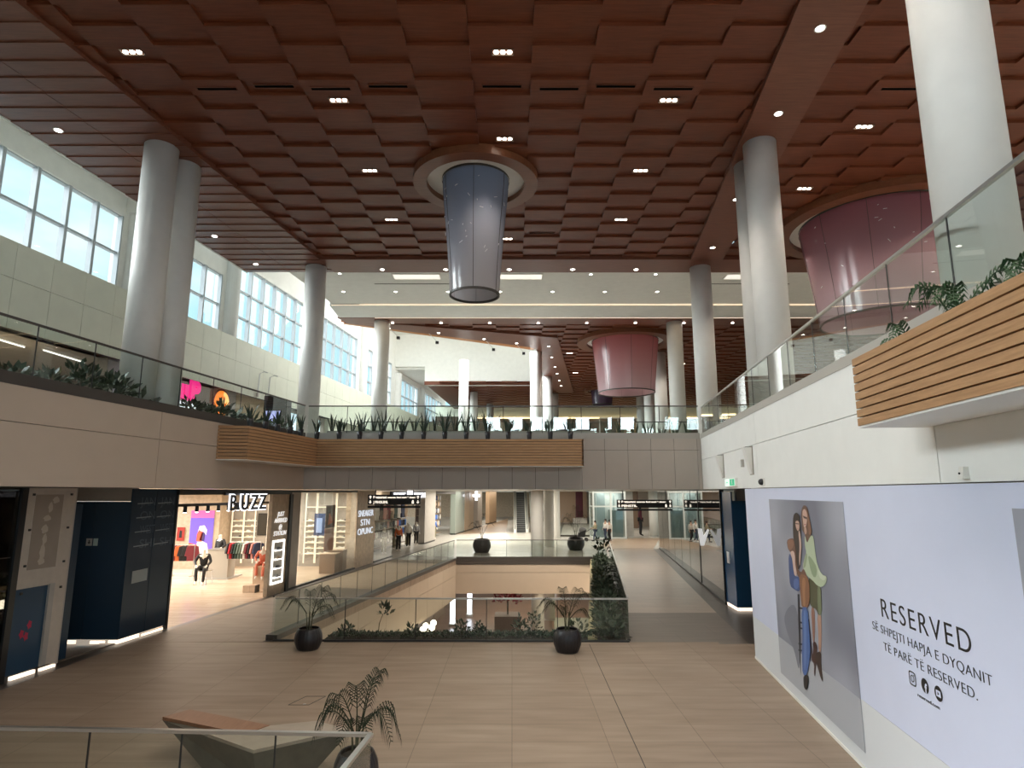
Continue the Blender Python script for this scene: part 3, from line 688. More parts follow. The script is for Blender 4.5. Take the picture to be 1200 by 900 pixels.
# light panels, slots and cove lines of the white ceiling
for i, (a, b) in enumerate(((-5.15, -3.15), (-.65, 1.3), (9.3, 11.2))):
    o = empty('light_panel', (a, 25.45, ZC + .05), 'cream rectangular light panel in the white ceiling, %s from the left' % ORD[i + 1], 'light panel', 'light panels in the white ceiling')
    MB().box(0, b - a, 0, .62, -.004, .02).build('diffuser', glow('cream_diffuser', (1, .93, .8), .75), o)
    MB().box(-.04, 0, -.04, .66, -.02, .02).box(b - a, b - a + .04, -.04, .66, -.02, .02).box(0, b - a, -.04, 0, -.02, .02).box(0, b - a, .62, .66, -.02, .02).build('frame', M['white'], o)
for i, (a, b) in enumerate(((-6.2, -2.6), (8.3, 12.5))):
    tag(MB().box(a, b, 26.7, 26.76, ZC + .05, ZC + .07).build('curtain_slot', M['gap']), 'thin dark slot in the white dropped ceiling, %s one' % ('left' if i == 0 else 'right'), 'air vent', 'thin slots in the white ceiling')
for y, z, l in ((29.72, ZC + .03, 'warm glowing cove line on the near side of the white bulkhead'), (31.95, ZC - .03, 'warm glowing cove line above the far walnut ceiling')):
    tag(MB().box(wx(-11.4, y), 26, y - .02, y + .03, z - .012, z + .012).build('cove_light', M['cove']), l, 'cove light')
    d = area('cove_lamp', (6, y, z - .02), 30, .1, 25, (1, .7, .42))
# arm floodlights over the light well
for i, (x, y) in enumerate([(-7.0, 34.2), (-4.9, 35.35), (-1.6, 37.2), (.3, 38.25)]):
    o = empty('arm_floodlight', (x, y, ZC), 'small arm floodlight reaching into the light well, %s from the left' % ORD[i + 1], 'floodlight', 'arm floodlights at the light well')
    MB().tube([(0, 0, .02), (.2, .25, -.15), (.45, .5, -.38)], .018, 6).build('arm', M['steel'], o)
    MB().box(.36, .54, .42, .60, -.50, -.36).build('head', M['black'], o)
# twin cameras on the white ceiling
o = empty('ceiling_camera', (7.9, 25.3, ZC + .05), 'pair of black dome cameras at the edge of the white ceiling beside the right columns', 'camera')
for dx in (-.16, .16):
    MB().ball((dx, 0, -.06), .09, n=14, m=8).build('dome', M['black'], o)
MB().box(-.3, .3, -.08, .08, -.02, .02).build('mount', M['white'], o)

# ================================================================ RIGHT WALL: HOARDING, SIGNS, FITTINGS
def rw(X0, Y, z, out=0.0): return (wx(X0, Y) - out * NR.x, Y - out * NR.y, z)
RDIR = -UL                                        # reading direction on the right wall
hd = empty('shop_hoarding', (wx(4.0, 16.5), 16.5, 0), 'long lilac white shop hoarding along the right wall carrying black lettering and fashion posters', 'hoarding')
def child(mb, name, m, parent, smooth=False):     # mesh given in world coordinates, parented to a thing
    o = mb.build(name, m, None, smooth); o.parent = parent; o.matrix_parent_inverse = Matrix.Identity(4)
    o.location = -parent.location if parent.rotation_euler.z == 0 else parent.location * 0
    return o
child(MB().wbox(4.0, 4.12, RY0, 16.5, 1.02, 4.192), 'board', M['hoard'], hd)
child(MB().wbox(4.0, 4.12, RY0, 16.5, .05, 1.015), 'lower_board', M['hoard_l'], hd)
child(MB().wbox(3.985, 4.12, RY0, 16.5, 0, .05), 'kick_strip', M['white'], hd)
child(MB().wbox(4.13, 4.6, 16.42, 16.5, 0, 4.19), 'end_panel', mat('brown_board_edge', (.17, .085, .045), .5), hd)
struct(MB().wbox(4.14, 4.3, RY0, 16.4, 0, ZF + .02), 'wall_right', M['conc'])
pst_m = None
def poster_mat():
    m = bpy.data.materials.new('grey_studio_print'); m.use_nodes = True; nt = m.node_tree; b = nt.nodes['Principled BSDF']
    t = _n('ShaderNodeTexCoord', nt); z = _n('ShaderNodeTexNoise', nt); z.inputs['Scale'].default_value = .45; z.inputs['Detail'].default_value = 1
    r = _n('ShaderNodeValToRGB', nt); r.color_ramp.elements[0].position = .35; r.color_ramp.elements[1].position = .65
    r.color_ramp.elements[0].color = (.17, .18, .23, 1); r.color_ramp.elements[1].color = (.40, .42, .49, 1)
    nt.links.new(t.outputs['Object'], z.inputs['Vector']); nt.links.new(z.outputs['Fac'], r.inputs['Fac']); nt.links.new(r.outputs['Color'], b.inputs['Base Color'])
    b.inputs['Roughness'].default_value = .4; return m
PM = poster_mat()
def px_on(Y, z, out=.004): return basis(rw(4.0, Y, z, out), RDIR)
# first poster: Y 14.28 -> 10.07, z .26 -> 3.95 ; local x = distance along the wall, y = height
PY0, PY1, PZ0, PZ1 = 14.28, 10.07, .26, 3.95
PW = (PY0 - PY1) * math.sqrt(1 + K * K); PH = PZ1 - PZ0
B = px_on(PY0, PZ0)
poster = poly2d('poster', [(0, 0), (PW, 0), (PW, PH), (0, PH)], PM, hd, B, .003)
poster['label'] = 'grey studio poster of two women, one seated on a stool'
B2 = B @ Matrix.Translation((0, 0, .004))
def printed(name, pts, col, lift=0.0, rough=.45):
    m = mat('print_%02x%02x%02x' % tuple(int(c * 255) for c in col), col, rough)
    o = poly2d(name, [(x * PW, y * PH) for x, y in pts], m, None, B2 @ Matrix.Translation((0, 0, lift)), .0012)
    o.parent = poster; bpy.context.view_layer.update(); o.matrix_parent_inverse = Matrix.Identity(4); o.matrix_local = poster.matrix_world.inverted() @ (B2 @ Matrix.Translation((0, 0, lift)))
    return o
def prt(name, pts, col, lift): return printed(name, [(u, v) for u, v in pts], col, lift)
# printed figures: outlines in fractions of the poster (across, up)
POSTER_ART = [
    ('printed_shadow', (0.2,0.21,0.25), [(0.202,0.399),(0.261,0.429),(0.304,0.438),(0.333,0.425),(0.348,0.391),(0.349,0.337),(0.347,0.285),(0.343,0.236),(0.335,0.19),(0.324,0.147),(0.314,0.121),(0.302,0.113),(0.291,0.123),(0.278,0.151),(0.263,0.177),(0.245,0.198),(0.224,0.217),(0.2,0.232),(0.178,0.249),(0.159,0.268),(0.143,0.29),(0.13,0.314),(0.135,0.34),(0.16,0.369)]),
    ('printed_stool', (0.02,0.02,0.03), [(0.371,0.506),(0.4,0.511),(0.379,0.353),(0.33,0.088),(0.328,0.159),(0.35,0.346)]),
    ('printed_stool', (0.02,0.02,0.03), [(0.37,0.441),(0.432,0.45),(0.43,0.441),(0.371,0.432)]),
    ('printed_stool', (0.02,0.02,0.03), [(0.354,0.365),(0.416,0.375),(0.414,0.366),(0.354,0.356)]),
    ('printed_stool', (0.02,0.02,0.03), [(0.347,0.334),(0.41,0.345),(0.408,0.336),(0.348,0.325)]),
    ('printed_stool', (0.02,0.02,0.03), [(0.329,0.25),(0.392,0.262),(0.39,0.253),(0.33,0.241)]),
    ('printed_stool', (0.02,0.02,0.03), [(0.322,0.216),(0.385,0.229),(0.383,0.22),(0.323,0.207)]),
    ('printed_stool', (0.05,0.04,0.06), [(0.494,0.405),(0.509,0.41),(0.517,0.23),(0.499,0.221)]),
    ('printed_leg', (0.3,0.16,0.12), [(0.56,0.481),(0.581,0.481),(0.59,0.461),(0.585,0.42),(0.577,0.378),(0.563,0.334),(0.552,0.31),(0.542,0.306),(0.538,0.325),(0.54,0.368),(0.543,0.412),(0.547,0.458)]),
    ('printed_leg', (0.45,0.28,0.21), [(0.63,0.46),(0.657,0.465),(0.667,0.449),(0.661,0.411),(0.652,0.365),(0.639,0.312),(0.624,0.284),(0.609,0.28),(0.604,0.298),(0.61,0.337),(0.614,0.381),(0.616,0.432)]),
    ('printed_boot', (0.05,0.02,0.018), [(0.55,0.313),(0.572,0.315),(0.582,0.303),(0.58,0.277),(0.571,0.246),(0.556,0.208),(0.543,0.177),(0.534,0.152),(0.526,0.143),(0.52,0.151),(0.521,0.166),(0.529,0.189),(0.523,0.206),(0.502,0.214),(0.503,0.23),(0.526,0.251),(0.537,0.274),(0.538,0.299)]),
    ('printed_boot', (0.04,0.022,0.018), [(0.585,0.272),(0.617,0.285),(0.629,0.275),(0.621,0.242),(0.621,0.206),(0.627,0.167),(0.623,0.149),(0.608,0.154),(0.595,0.166),(0.582,0.187),(0.569,0.205),(0.555,0.222),(0.553,0.239),(0.563,0.257)]),
    ('printed_skirt', (0.085,0.085,0.045), [(0.56,0.623),(0.587,0.618),(0.613,0.611),(0.638,0.603),(0.662,0.599),(0.683,0.598),(0.692,0.582),(0.69,0.552),(0.686,0.52),(0.681,0.487),(0.668,0.466),(0.648,0.457),(0.631,0.46),(0.619,0.473),(0.599,0.479),(0.572,0.478),(0.55,0.482),(0.535,0.493),(0.533,0.53),(0.542,0.594)]),
    ('printed_skirt_fold', (0.17,0.2,0.115), [(0.66,0.594),(0.681,0.596),(0.688,0.58),(0.684,0.545),(0.681,0.513),(0.679,0.484),(0.669,0.466),(0.651,0.459),(0.64,0.467),(0.637,0.491),(0.639,0.525),(0.646,0.571)]),
    ('printed_hair', (0.13,0.065,0.04), [(0.534,0.961),(0.556,0.974),(0.576,0.976),(0.595,0.97),(0.607,0.957),(0.613,0.937),(0.62,0.916),(0.627,0.894),(0.633,0.874),(0.639,0.855),(0.634,0.839),(0.617,0.827),(0.599,0.811),(0.581,0.793),(0.566,0.793),(0.556,0.813),(0.546,0.826),(0.537,0.833),(0.526,0.841),(0.514,0.849),(0.509,0.868),(0.512,0.897),(0.515,0.922),(0.521,0.944)]),
    ('printed_dress', (0.46,0.54,0.38), [(0.548,0.82),(0.558,0.795),(0.574,0.793),(0.597,0.813),(0.619,0.826),(0.639,0.832),(0.65,0.826),(0.654,0.807),(0.657,0.784),(0.66,0.758),(0.664,0.731),(0.67,0.705),(0.685,0.683),(0.707,0.665),(0.733,0.656),(0.761,0.657),(0.771,0.649),(0.763,0.631),(0.746,0.615),(0.72,0.603),(0.692,0.596),(0.664,0.595),(0.638,0.599),(0.612,0.608),(0.58,0.615),(0.542,0.622),(0.511,0.633),(0.49,0.648),(0.489,0.672),(0.509,0.702),(0.527,0.723),(0.541,0.733),(0.545,0.746),(0.537,0.762),(0.536,0.785),(0.541,0.816)]),
    ('printed_dress_fold', (0.27,0.35,0.21), [(0.577,0.728),(0.603,0.721),(0.629,0.708),(0.655,0.69),(0.664,0.67),(0.655,0.647),(0.639,0.633),(0.617,0.63),(0.597,0.641),(0.581,0.666),(0.571,0.692),(0.566,0.718)]),
    ('printed_dress_fold', (0.3,0.37,0.22), [(0.529,0.724),(0.548,0.736),(0.555,0.734),(0.552,0.718),(0.541,0.698),(0.524,0.673),(0.508,0.66),(0.495,0.658),(0.496,0.673),(0.511,0.703)]),
    ('printed_dress_fold', (0.58,0.64,0.5), [(0.687,0.675),(0.708,0.661),(0.731,0.654),(0.758,0.655),(0.763,0.649),(0.745,0.635),(0.722,0.631),(0.694,0.637),(0.679,0.651),(0.677,0.672)]),
    ('printed_face', (0.56,0.37,0.3), [(0.55,0.953),(0.568,0.957),(0.583,0.952),(0.594,0.939),(0.597,0.923),(0.592,0.904),(0.583,0.888),(0.572,0.874),(0.56,0.866),(0.548,0.863),(0.54,0.868),(0.537,0.882),(0.535,0.897),(0.533,0.911),(0.535,0.926),(0.539,0.943)]),
    ('printed_neck', (0.46,0.29,0.22), [(0.55,0.866),(0.563,0.868),(0.571,0.863),(0.576,0.848),(0.572,0.838),(0.56,0.831),(0.551,0.83),(0.545,0.836),(0.542,0.845),(0.543,0.858)]),
    ('printed_glasses', (0.06,0.03,0.03), [(0.541,0.923),(0.595,0.916),(0.589,0.907),(0.548,0.911)]),
    ('printed_lips', (0.35,0.09,0.09), [(0.554,0.882),(0.566,0.883),(0.57,0.882),(0.567,0.879),(0.562,0.877),(0.556,0.876),(0.551,0.877),(0.549,0.88)]),
    ('printed_hair', (0.22,0.11,0.065), [(0.603,0.955),(0.612,0.936),(0.621,0.916),(0.629,0.894),(0.634,0.873),(0.638,0.855),(0.631,0.841),(0.615,0.831),(0.603,0.834),(0.597,0.851),(0.594,0.87),(0.596,0.893),(0.597,0.919),(0.598,0.949)]),
    ('printed_hair', (0.03,0.018,0.015), [(0.414,0.922),(0.437,0.933),(0.459,0.934),(0.479,0.928),(0.491,0.915),(0.495,0.897),(0.495,0.861),(0.492,0.809),(0.478,0.75),(0.455,0.682),(0.431,0.645),(0.407,0.636),(0.394,0.659),(0.394,0.712),(0.39,0.754),(0.382,0.783),(0.38,0.812),(0.383,0.842),(0.389,0.872),(0.398,0.902)]),
    ('printed_face', (0.55,0.36,0.29), [(0.434,0.888),(0.452,0.893),(0.467,0.893),(0.48,0.888),(0.485,0.878),(0.481,0.864),(0.473,0.851),(0.462,0.842),(0.45,0.841),(0.439,0.849),(0.431,0.861),(0.427,0.877)]),
    ('printed_brow', (0.08,0.04,0.035), [(0.428,0.88),(0.482,0.88),(0.478,0.875),(0.43,0.874)]),
    ('printed_lips', (0.36,0.1,0.1), [(0.45,0.852),(0.462,0.852),(0.464,0.851),(0.459,0.848),(0.453,0.848),(0.447,0.85)]),
    ('printed_top', (0.15,0.07,0.045), [(0.288,0.78),(0.318,0.788),(0.347,0.793),(0.374,0.796),(0.39,0.783),(0.398,0.754),(0.401,0.716),(0.401,0.669),(0.414,0.64),(0.44,0.63),(0.464,0.633),(0.484,0.65),(0.504,0.65),(0.523,0.633),(0.528,0.616),(0.521,0.601),(0.5,0.593),(0.465,0.593),(0.433,0.597),(0.404,0.604),(0.38,0.633),(0.361,0.684),(0.342,0.712),(0.324,0.716),(0.307,0.722),(0.29,0.73),(0.28,0.744),(0.275,0.766)]),
    ('printed_top_fold', (0.24,0.115,0.07), [(0.295,0.779),(0.321,0.785),(0.345,0.788),(0.368,0.789),(0.378,0.781),(0.378,0.764),(0.364,0.748),(0.335,0.733),(0.312,0.728),(0.296,0.734),(0.286,0.747),(0.284,0.766)]),
    ('printed_chest', (0.54,0.38,0.32), [(0.467,0.839),(0.479,0.843),(0.487,0.828),(0.492,0.794),(0.49,0.763),(0.479,0.736),(0.467,0.705),(0.451,0.67),(0.442,0.663),(0.44,0.686),(0.446,0.714),(0.459,0.746),(0.464,0.781),(0.462,0.819)]),
    ('printed_jacket', (0.05,0.085,0.22), [(0.299,0.705),(0.32,0.707),(0.335,0.691),(0.342,0.656),(0.35,0.628),(0.357,0.606),(0.379,0.598),(0.415,0.602),(0.433,0.593),(0.433,0.57),(0.427,0.55),(0.416,0.533),(0.392,0.524),(0.354,0.524),(0.32,0.526),(0.29,0.53),(0.275,0.55),(0.274,0.586),(0.277,0.629),(0.284,0.679)]),
    ('printed_jacket_fold', (0.09,0.15,0.36), [(0.36,0.584),(0.397,0.59),(0.415,0.583),(0.414,0.564),(0.403,0.548),(0.382,0.534),(0.362,0.529),(0.341,0.534),(0.333,0.547),(0.338,0.57)]),
    ('printed_hand', (0.6,0.43,0.37), [(0.327,0.721),(0.351,0.728),(0.368,0.727),(0.38,0.719),(0.385,0.7),(0.382,0.67),(0.385,0.644),(0.394,0.621),(0.388,0.606),(0.368,0.599),(0.355,0.606),(0.349,0.628),(0.345,0.65),(0.344,0.674),(0.336,0.694),(0.322,0.71)]),
    ('printed_lap', (0.24,0.11,0.055), [(0.456,0.622),(0.505,0.624),(0.536,0.618),(0.55,0.606),(0.556,0.586),(0.554,0.56),(0.549,0.531),(0.539,0.5),(0.526,0.479),(0.51,0.468),(0.483,0.459),(0.446,0.453),(0.426,0.459),(0.426,0.479),(0.424,0.502),(0.423,0.529),(0.424,0.562),(0.428,0.601)]),
    ('printed_lap_fold', (0.36,0.18,0.09), [(0.479,0.608),(0.505,0.606),(0.511,0.588),(0.496,0.553),(0.488,0.519),(0.485,0.485),(0.476,0.466),(0.459,0.462),(0.452,0.472),(0.454,0.499),(0.457,0.536),(0.463,0.585)]),
    ('printed_jeans', (0.07,0.14,0.36), [(0.445,0.455),(0.49,0.463),(0.51,0.445),(0.507,0.403),(0.506,0.36),(0.506,0.317),(0.502,0.277),(0.494,0.241),(0.477,0.198),(0.449,0.149),(0.418,0.117),(0.384,0.104),(0.369,0.121),(0.373,0.167),(0.384,0.222),(0.404,0.284),(0.416,0.35),(0.42,0.418)]),
    ('printed_jeans_fold', (0.13,0.22,0.46), [(0.458,0.441),(0.475,0.445),(0.478,0.406),(0.465,0.324),(0.449,0.248),(0.43,0.177),(0.413,0.14),(0.399,0.135),(0.401,0.173),(0.419,0.253),(0.433,0.329),(0.444,0.403)]),
    ('printed_shoe', (0.01,0.01,0.012), [(0.395,0.108),(0.43,0.121),(0.447,0.12),(0.446,0.105),(0.437,0.084),(0.42,0.056),(0.403,0.04),(0.387,0.038),(0.376,0.043),(0.372,0.058),(0.372,0.074),(0.376,0.092)]),
]
prt('floor_sweep', [(0, 0), (1, 0), (1, .203), (0, .203)], (.43, .45, .49), .000)
for i, (n_, c_, p_) in enumerate(POSTER_ART): prt(n_, p_, c_, .0012 + .0004 * i)
# second poster, mostly out of the frame
p2 = poly2d('poster', [(0, 0), (3.4, 0), (3.4, PH), (0, PH)], PM, hd, px_on(6.02, PZ0), .003)
# lettering
text('lettering', 'RESERVED', .36, M['black_ink'], hd, px_on(9.06, 2.395), .002, -.0025, width=2.10, space=1.22)
text('lettering', 'S\u00cb SHPEJTI HAPJA E DYQANIT', .16, M['black_ink'], hd, px_on(9.40, 2.165), .002, -.0025, width=2.74, space=1.05)
text('lettering', 'T\u00cb PAR\u00cb T\u00cb RESERVED.', .16, M['black_ink'], hd, px_on(9.10, 1.945), .002, -.0025, width=2.14, space=1.05)
text('lettering', 'reserved.com', .06, M['black_ink'], hd, px_on(8.27, 1.60), .001, .0, width=.5)
def ring(cx, cyy, r0, r1, n=24): 
    return [(cx + r1 * math.cos(2 * PI * k / n), cyy + r1 * math.sin(2 * PI * k / n)) for k in range(n)]
def ring_mesh(name, M4, r0, r1, sq=2.0, n=32, cx=0, cyy=0):
    mb = MB(); v = []
    for r in (r0, r1):
        for k in range(n):
            t = 2 * PI * k / n; c, s = math.cos(t), math.sin(t); q = (abs(c) ** sq + abs(s) ** sq) ** (-1 / sq)
            v.append((cx + r * q * c, cyy + r * q * s, .002))
    mb.add(v, [(k, (k + 1) % n, n + (k + 1) % n, n + k) for k in range(n)])
    o = mb.build(name, M['black_ink']); o.parent = hd; bpy.context.view_layer.update(); o.matrix_local = hd.matrix_world.inverted() @ M4
    return o
ic = px_on(8.36, 1.78)
ring_mesh('camera_icon', ic, .070, .086, 5.0); ring_mesh('camera_icon', ic, .032, .044); ring_mesh('camera_icon', ic, .0, .010, cx=.046, cyy=.046)
ic = px_on(8.06, 1.78); ring_mesh('letter_icon', ic, .0, .086)
text('letter_icon', 'f', .15, M['hoard'], hd, ic @ Matrix.Translation((.0, -.075, .004)), .001, .006)
ic = px_on(7.76, 1.78); ring_mesh('play_icon', ic, .0, .086)
poly2d('play_icon', [(-.05, -.035), (.05, -.035), (.05, .035), (-.05, .035)], M['hoard'], hd, ic @ Matrix.Translation((0, 0, .003)), .001)
poly2d('play_icon', [(-.014, -.02), (.022, 0), (-.014, .02)], M['black_ink'], hd, ic @ Matrix.Translation((0, 0, .005)), .001)
# wedge wall lights
def wedge(Y, label):
    o = empty('wall_light', rw(4.0, Y, 4.55), label, 'wall light', 'wedge wall lights above the right walkway', rz=-ANG)
    MB().hexa([(-.05, -.10, 0), (0, -.10, 0), (0, .10, 0), (-.05, .10, 0)], [(-.19, -.15, .66), (0, -.15, .66), (0, .15, .66), (-.19, .15, .66)]).build('shell', M['white'], o)
    MB().box(-.16, -.03, -.12, .12, .645, .672).build('lamp_opening', M['gap'], o)
    MB().box(-.02, .0, -.17, .17, -.02, .69).build('back_plate', mat('taupe_plate', (.30, .27, .22), .5), o)
wedge(19.05, 'wedge shaped wall light above the exit sign, farther of two on the right wall')
wedge(15.6, 'wedge shaped wall light nearer the camera, right of the exit sign')
o = empty('exit_sign', rw(4.0, 17.9, 4.26), 'small green and white emergency exit sign on the pale right wall', 'exit sign', rz=-ANG)
MB().box(-.07, 0, -.66, .66, 0, .24).build('case', M['white'], o)
MB().box(-.075, -.07, -.62, .62, .02, .22).build('face', mat('lit_white_face', (.8, .85, .8), .4, emit=(.8, .95, .85), estr=.7), o)
MB().box(-.08, -.075, -.60, .02, .03, .21).build('green_field', mat('exit_green', (.02, .42, .22), .4, emit=(.05, .6, .3), estr=.4), o)
E2 = basis((-.082, -.28, .12), (0, -1, 0))
def lp(name, pts, m, parent, M4, t=.001):
    q = poly2d(name, pts, m, None, Matrix.Identity(4), t); q.parent = parent; q.matrix_local = M4; return q
lp('running_figure', [(-.06, -.07), (-.03, -.07), (.0, -.01), (.04, -.05), (.10, -.05), (.10, -.03), (.05, -.03), (.03, .01), (.05, .04), (.02, .075), (-.02, .075), (-.06, .02), (-.02, .01)], M['white_ink'], o, E2)
lp('arrow', [(-.10, 0), (-.03, .06), (-.03, .02), (.08, .02), (.08, -.02), (-.03, -.02), (-.03, -.06)], mat('exit_green', (0, 0, 0)), o, basis((-.082, .32, .12), (0, -1, 0)))
o = empty('dome_camera', rw(4.0, 14.63, 4.34), 'small dark dome camera on the right wall above the hoarding', 'camera', rz=-ANG)
MB().ball((-.05, 0, 0), .075, n=16, m=10).build('dome', M['black'], o); MB().box(-.03, .0, -.09, .09, -.09, .09).build('mount', M['white'], o)
o = empty('wall_box', rw(4.0, 16.45, 4.76), 'tiny grey box on the wall between the two wedge lights', 'box', rz=-ANG)
MB().box(-.06, 0, -.07, .07, 0, .19).build('case', M['conc'], o); MB().box(-.066, -.06, -.05, .05, .02, .17).build('cover', M['steel'], o)
o = empty('motion_sensor', rw(4.0, 6.68, 4.24), 'small white motion sensor on the wall above the hoarding', 'sensor', rz=-ANG)
MB().hexa([(-.07, -.05, 0), (0, -.05, 0), (0, .05, 0), (-.07, .05, 0)], [(-.05, -.045, .13), (0, -.045, .13), (0, .045, .13), (-.05, .045, .13)]).build('case', M['white'], o)
MB().ball((-.066, .015, .06), .012, n=8, m=6).build('lens', M['black'], o)

# ================================================================ RIGHT WALKWAY SHOPFRONT
o = empty('shop_window', (wx(4.85, 24.0), 24.0, 0), 'tall dark reflective shop window along the right walkway', 'shop window')
for a, b in ((24.05, 29.1),): child(MB().wbox(4.85, 4.88, a, b, .08, ZF), 'glass_pane', M['mirror'], o)
child(MB().wbox(4.83, 4.9, 24.0, 29.1, 0, .08).wbox(4.83, 4.9, 29.08, 29.16, 0, ZF).wbox(4.83, 4.9, 24.0, 24.06, 0, ZF), 'frame', M['black'], o)
child(MB().wbox(4.9, 5.0, 24.0, 47.0, 0, ZF), 'backing', M['gap'], o)
o = empty('blade_sign', (wx(4.85, 26.6) - .05, 26.6, 2.0), 'white V shaped logo sign jutting from the dark shop window on the right walkway', 'sign')
MB().bar((0, 0, .35), (.05, 0, .35), .05).build('bracket', M['black'], o)
lp('logo', [(-.44, .42), (-.27, .40), (-.22, .10), (-.02, .40), (.02, .34), (-.22, -.28), (-.36, -.28)], mat('brightened_white', (.9, .9, .9), .4, emit=(1, 1, 1), estr=.45), o, basis((0, -.03, .2), (1, 0, 0)), .05)  # emission added to brighten the white logo
o = empty('shop_window', (wx(4.85, 29.2), 29.2, 0), 'paler clear shop window farther along the right walkway', 'shop window')
for i in range(6):
    a = 29.2 + 3.0 * i; child(MB().wbox(4.85, 4.87, a + .02, a + 2.96, .08, ZF), 'glass_pane', M['mirror2'] if 'mirror2' in M else glass('grey_reflective_shop_glass', (.6, .6, .57), 2.0), o)
child(MB().wbox(4.83, 4.9, 29.2, 47.2, 0, .08), 'frame', M['black'], o)
o = empty('blue_board_box', (7.6, 23.2, 0), 'navy blue boarded box at the mouth of the right walkway, lit at its foot', 'hoarding')
child(MB().box(7.95, 8.75, 22.75, 22.8, .12, 3.80), 'front_board', mat('bright_navy_board', (.004, .065, .15), .45), o)
child(MB().hexa([(7.90, 22.75, .12), (7.95, 22.75, .12), (8.12, 24.0, .12), (7.96, 24.0, .12)], [(7.90, 22.75, 4.12), (7.95, 22.75, 4.12), (8.12, 24.0, 4.12), (7.96, 24.0, 4.12)]), 'side_board', M['blue_l'], o)
child(MB().box(8.0, 8.75, 22.76, 22.84, 0, .10).hexa([(7.93, 22.78, 0), (7.97, 22.78, 0), (8.10, 24.0, 0), (7.98, 24.0, 0)], [(7.93, 22.78, .1), (7.97, 22.78, .1), (8.10, 24.0, .1), (7.98, 24.0, .1)]), 'floor_light', M['strip'], o)
child(MB().hexa([(7.905, 23.3, 1.55), (7.93, 23.3, 1.55), (7.95, 23.6, 1.55), (7.925, 23.6, 1.55)], [(7.905, 23.3, 1.95), (7.93, 23.3, 1.95), (7.95, 23.6, 1.95), (7.925, 23.6, 1.95)]), 'notice', M['white_ink'], o)
struct(MB().box(8.2, 9.6, 23.0, 23.2, 3.8, ZF + .02), 'wall_right', M['conc'])
struct(MB().prism([(8.76, 22.8), (8.95, 22.8), (wx(4.2, 16.5), 16.5), (wx(4.05, 16.5), 16.5)][::1], 0, ZF + .02), 'wall_right', mat('brown_board', (.14, .07, .04), .45))

# ================================================================ PALMS AND PLANTERS
def frond(mb, base, az, L, rise, droop, leaf, n=19, w=.017):
    """arching rachis with drooping leaflets"""
    base = Vector(base); h = Vector((math.cos(az), math.sin(az), 0)); sd = Vector((-math.sin(az), math.cos(az), 0)); pts = []
    for i in range(n + 1):
        t = i / n
        pts.append(base + h * (L * (t - .12 * t * t)) + Vector((0, 0, rise * math.sin(min(1, t * 1.15) * PI * .62) - droop * t * t * t)))
    mb.tube(pts, .010, 5, r1=.003)
    for i in range(3, n + 1):
        t = i / n; p = pts[i]; d = (pts[i] - pts[i - 1]).normalized()
        ll = leaf * (math.sin(PI * (.15 + .8 * t)) ** .7) + .03
        for s in (-1, 1):
            a = sd * s * .75 + d * .55 + Vector((0, 0, .10))
            mid = p + a * ll * .55; tip = p + a * ll * .82 - Vector((0, 0, ll * .55))
            wv = d * w * .5
            mb.add([p - wv * .6, p + wv * .6, mid + wv, mid - wv, tip], [(0, 1, 2, 3), (3, 2, 4)])
def pot_profile(r, h): return [(0, .0), (r * .72, 0), (r * .82, h * .10), (r * .97, h * .35), (r, h * .52), (r * .95, h * .74), (r * .80, h * .95), (r * .74, h), (r * .70, h * .97), (r * .70, h * .86), (0, h * .86)]
def palm(x, y, r, h, label, fr, seed, z=0.0, stems=4):
    rnd = random.Random(seed)
    o = empty('potted_palm', (x, y, z), label, 'potted plant', 'palms in round ribbed black pots')
    MB().lathe(pot_profile(r, h)[:9], n=72, ribs=24, amp=.016).build('pot', M['pot'], o, smooth=True)
    MB().cyl((0, 0, 0), r * .71, h * .85, h * .88, 24).build('soil', M['soil'], o)
    for k in range(stems):
        a = 2 * PI * k / stems + .4; st = MB()
        st.tube([(.05 * math.cos(a), .05 * math.sin(a), h * .86), (.07 * math.cos(a), .07 * math.sin(a), h + .22), (.10 * math.cos(a), .10 * math.sin(a), h + .42)], .016, 6, r1=.010)
        st.build('stem', M['stem'], o)
    for (az, L, rise, droop, leaf) in fr:
        mb = MB(); az = math.radians(az)
        frond(mb, (.08 * math.cos(az), .08 * math.sin(az), h + .30 + rnd.uniform(-.06, .06)), az, L, rise, droop, leaf)
        mb.build('frond', M['palm'], o)
    return o
palm(-2.18, 9.45, .31, .53, 'large palm in a round black pot beside the bench in the foreground', [(175, .62, .34, .42, .30), (200, .50, .36, .30, .26), (150, .55, .42, .3, .26), (75, .55, .60, .1, .22), (60, .5, .66, .0, .2), (10, .60, .34, .50, .30), (340, .52, .30, .40, .28), (110, .5, .5, .3, .24), (250, .4, .3, .3, .22), (300, .42, .34, .32, .22)], 1)
palm(-5.42, 17.42, .36, .54, 'palm in a round black pot at the left end of the low glass railing', [(172, .85, .50, .35, .20), (195, .6, .42, .25, .18), (65, .6, .75, .1, .34), (30, .75, .62, .3, .32), (350, .7, .3, .35, .24), (110, .5, .6, .15, .26), (320, .6, .5, .4, .22)], 2)
palm(1.45, 17.15, .37, .58, 'palm in a round black pot in front of the planting strip end', [(165, .8, .50, .22, .24), (190, .65, .40, .25, .22), (50, .7, .66, .05, .26), (20, .75, .58, .12, .26), (100, .55, .66, .1, .24), (335, .6, .3, .2, .2), (250, .4, .4, .2, .2)], 3)
palm(-2.1, 44.4, .62, .92, 'palm in a black pot beyond the floor opening, left of the tall columns', [(170, 1.0, .9, .3, .2), (20, .9, .9, .2, .2), (80, .8, 1.4, .0, .2), (130, .8, 1.0, .3, .2)], 4)
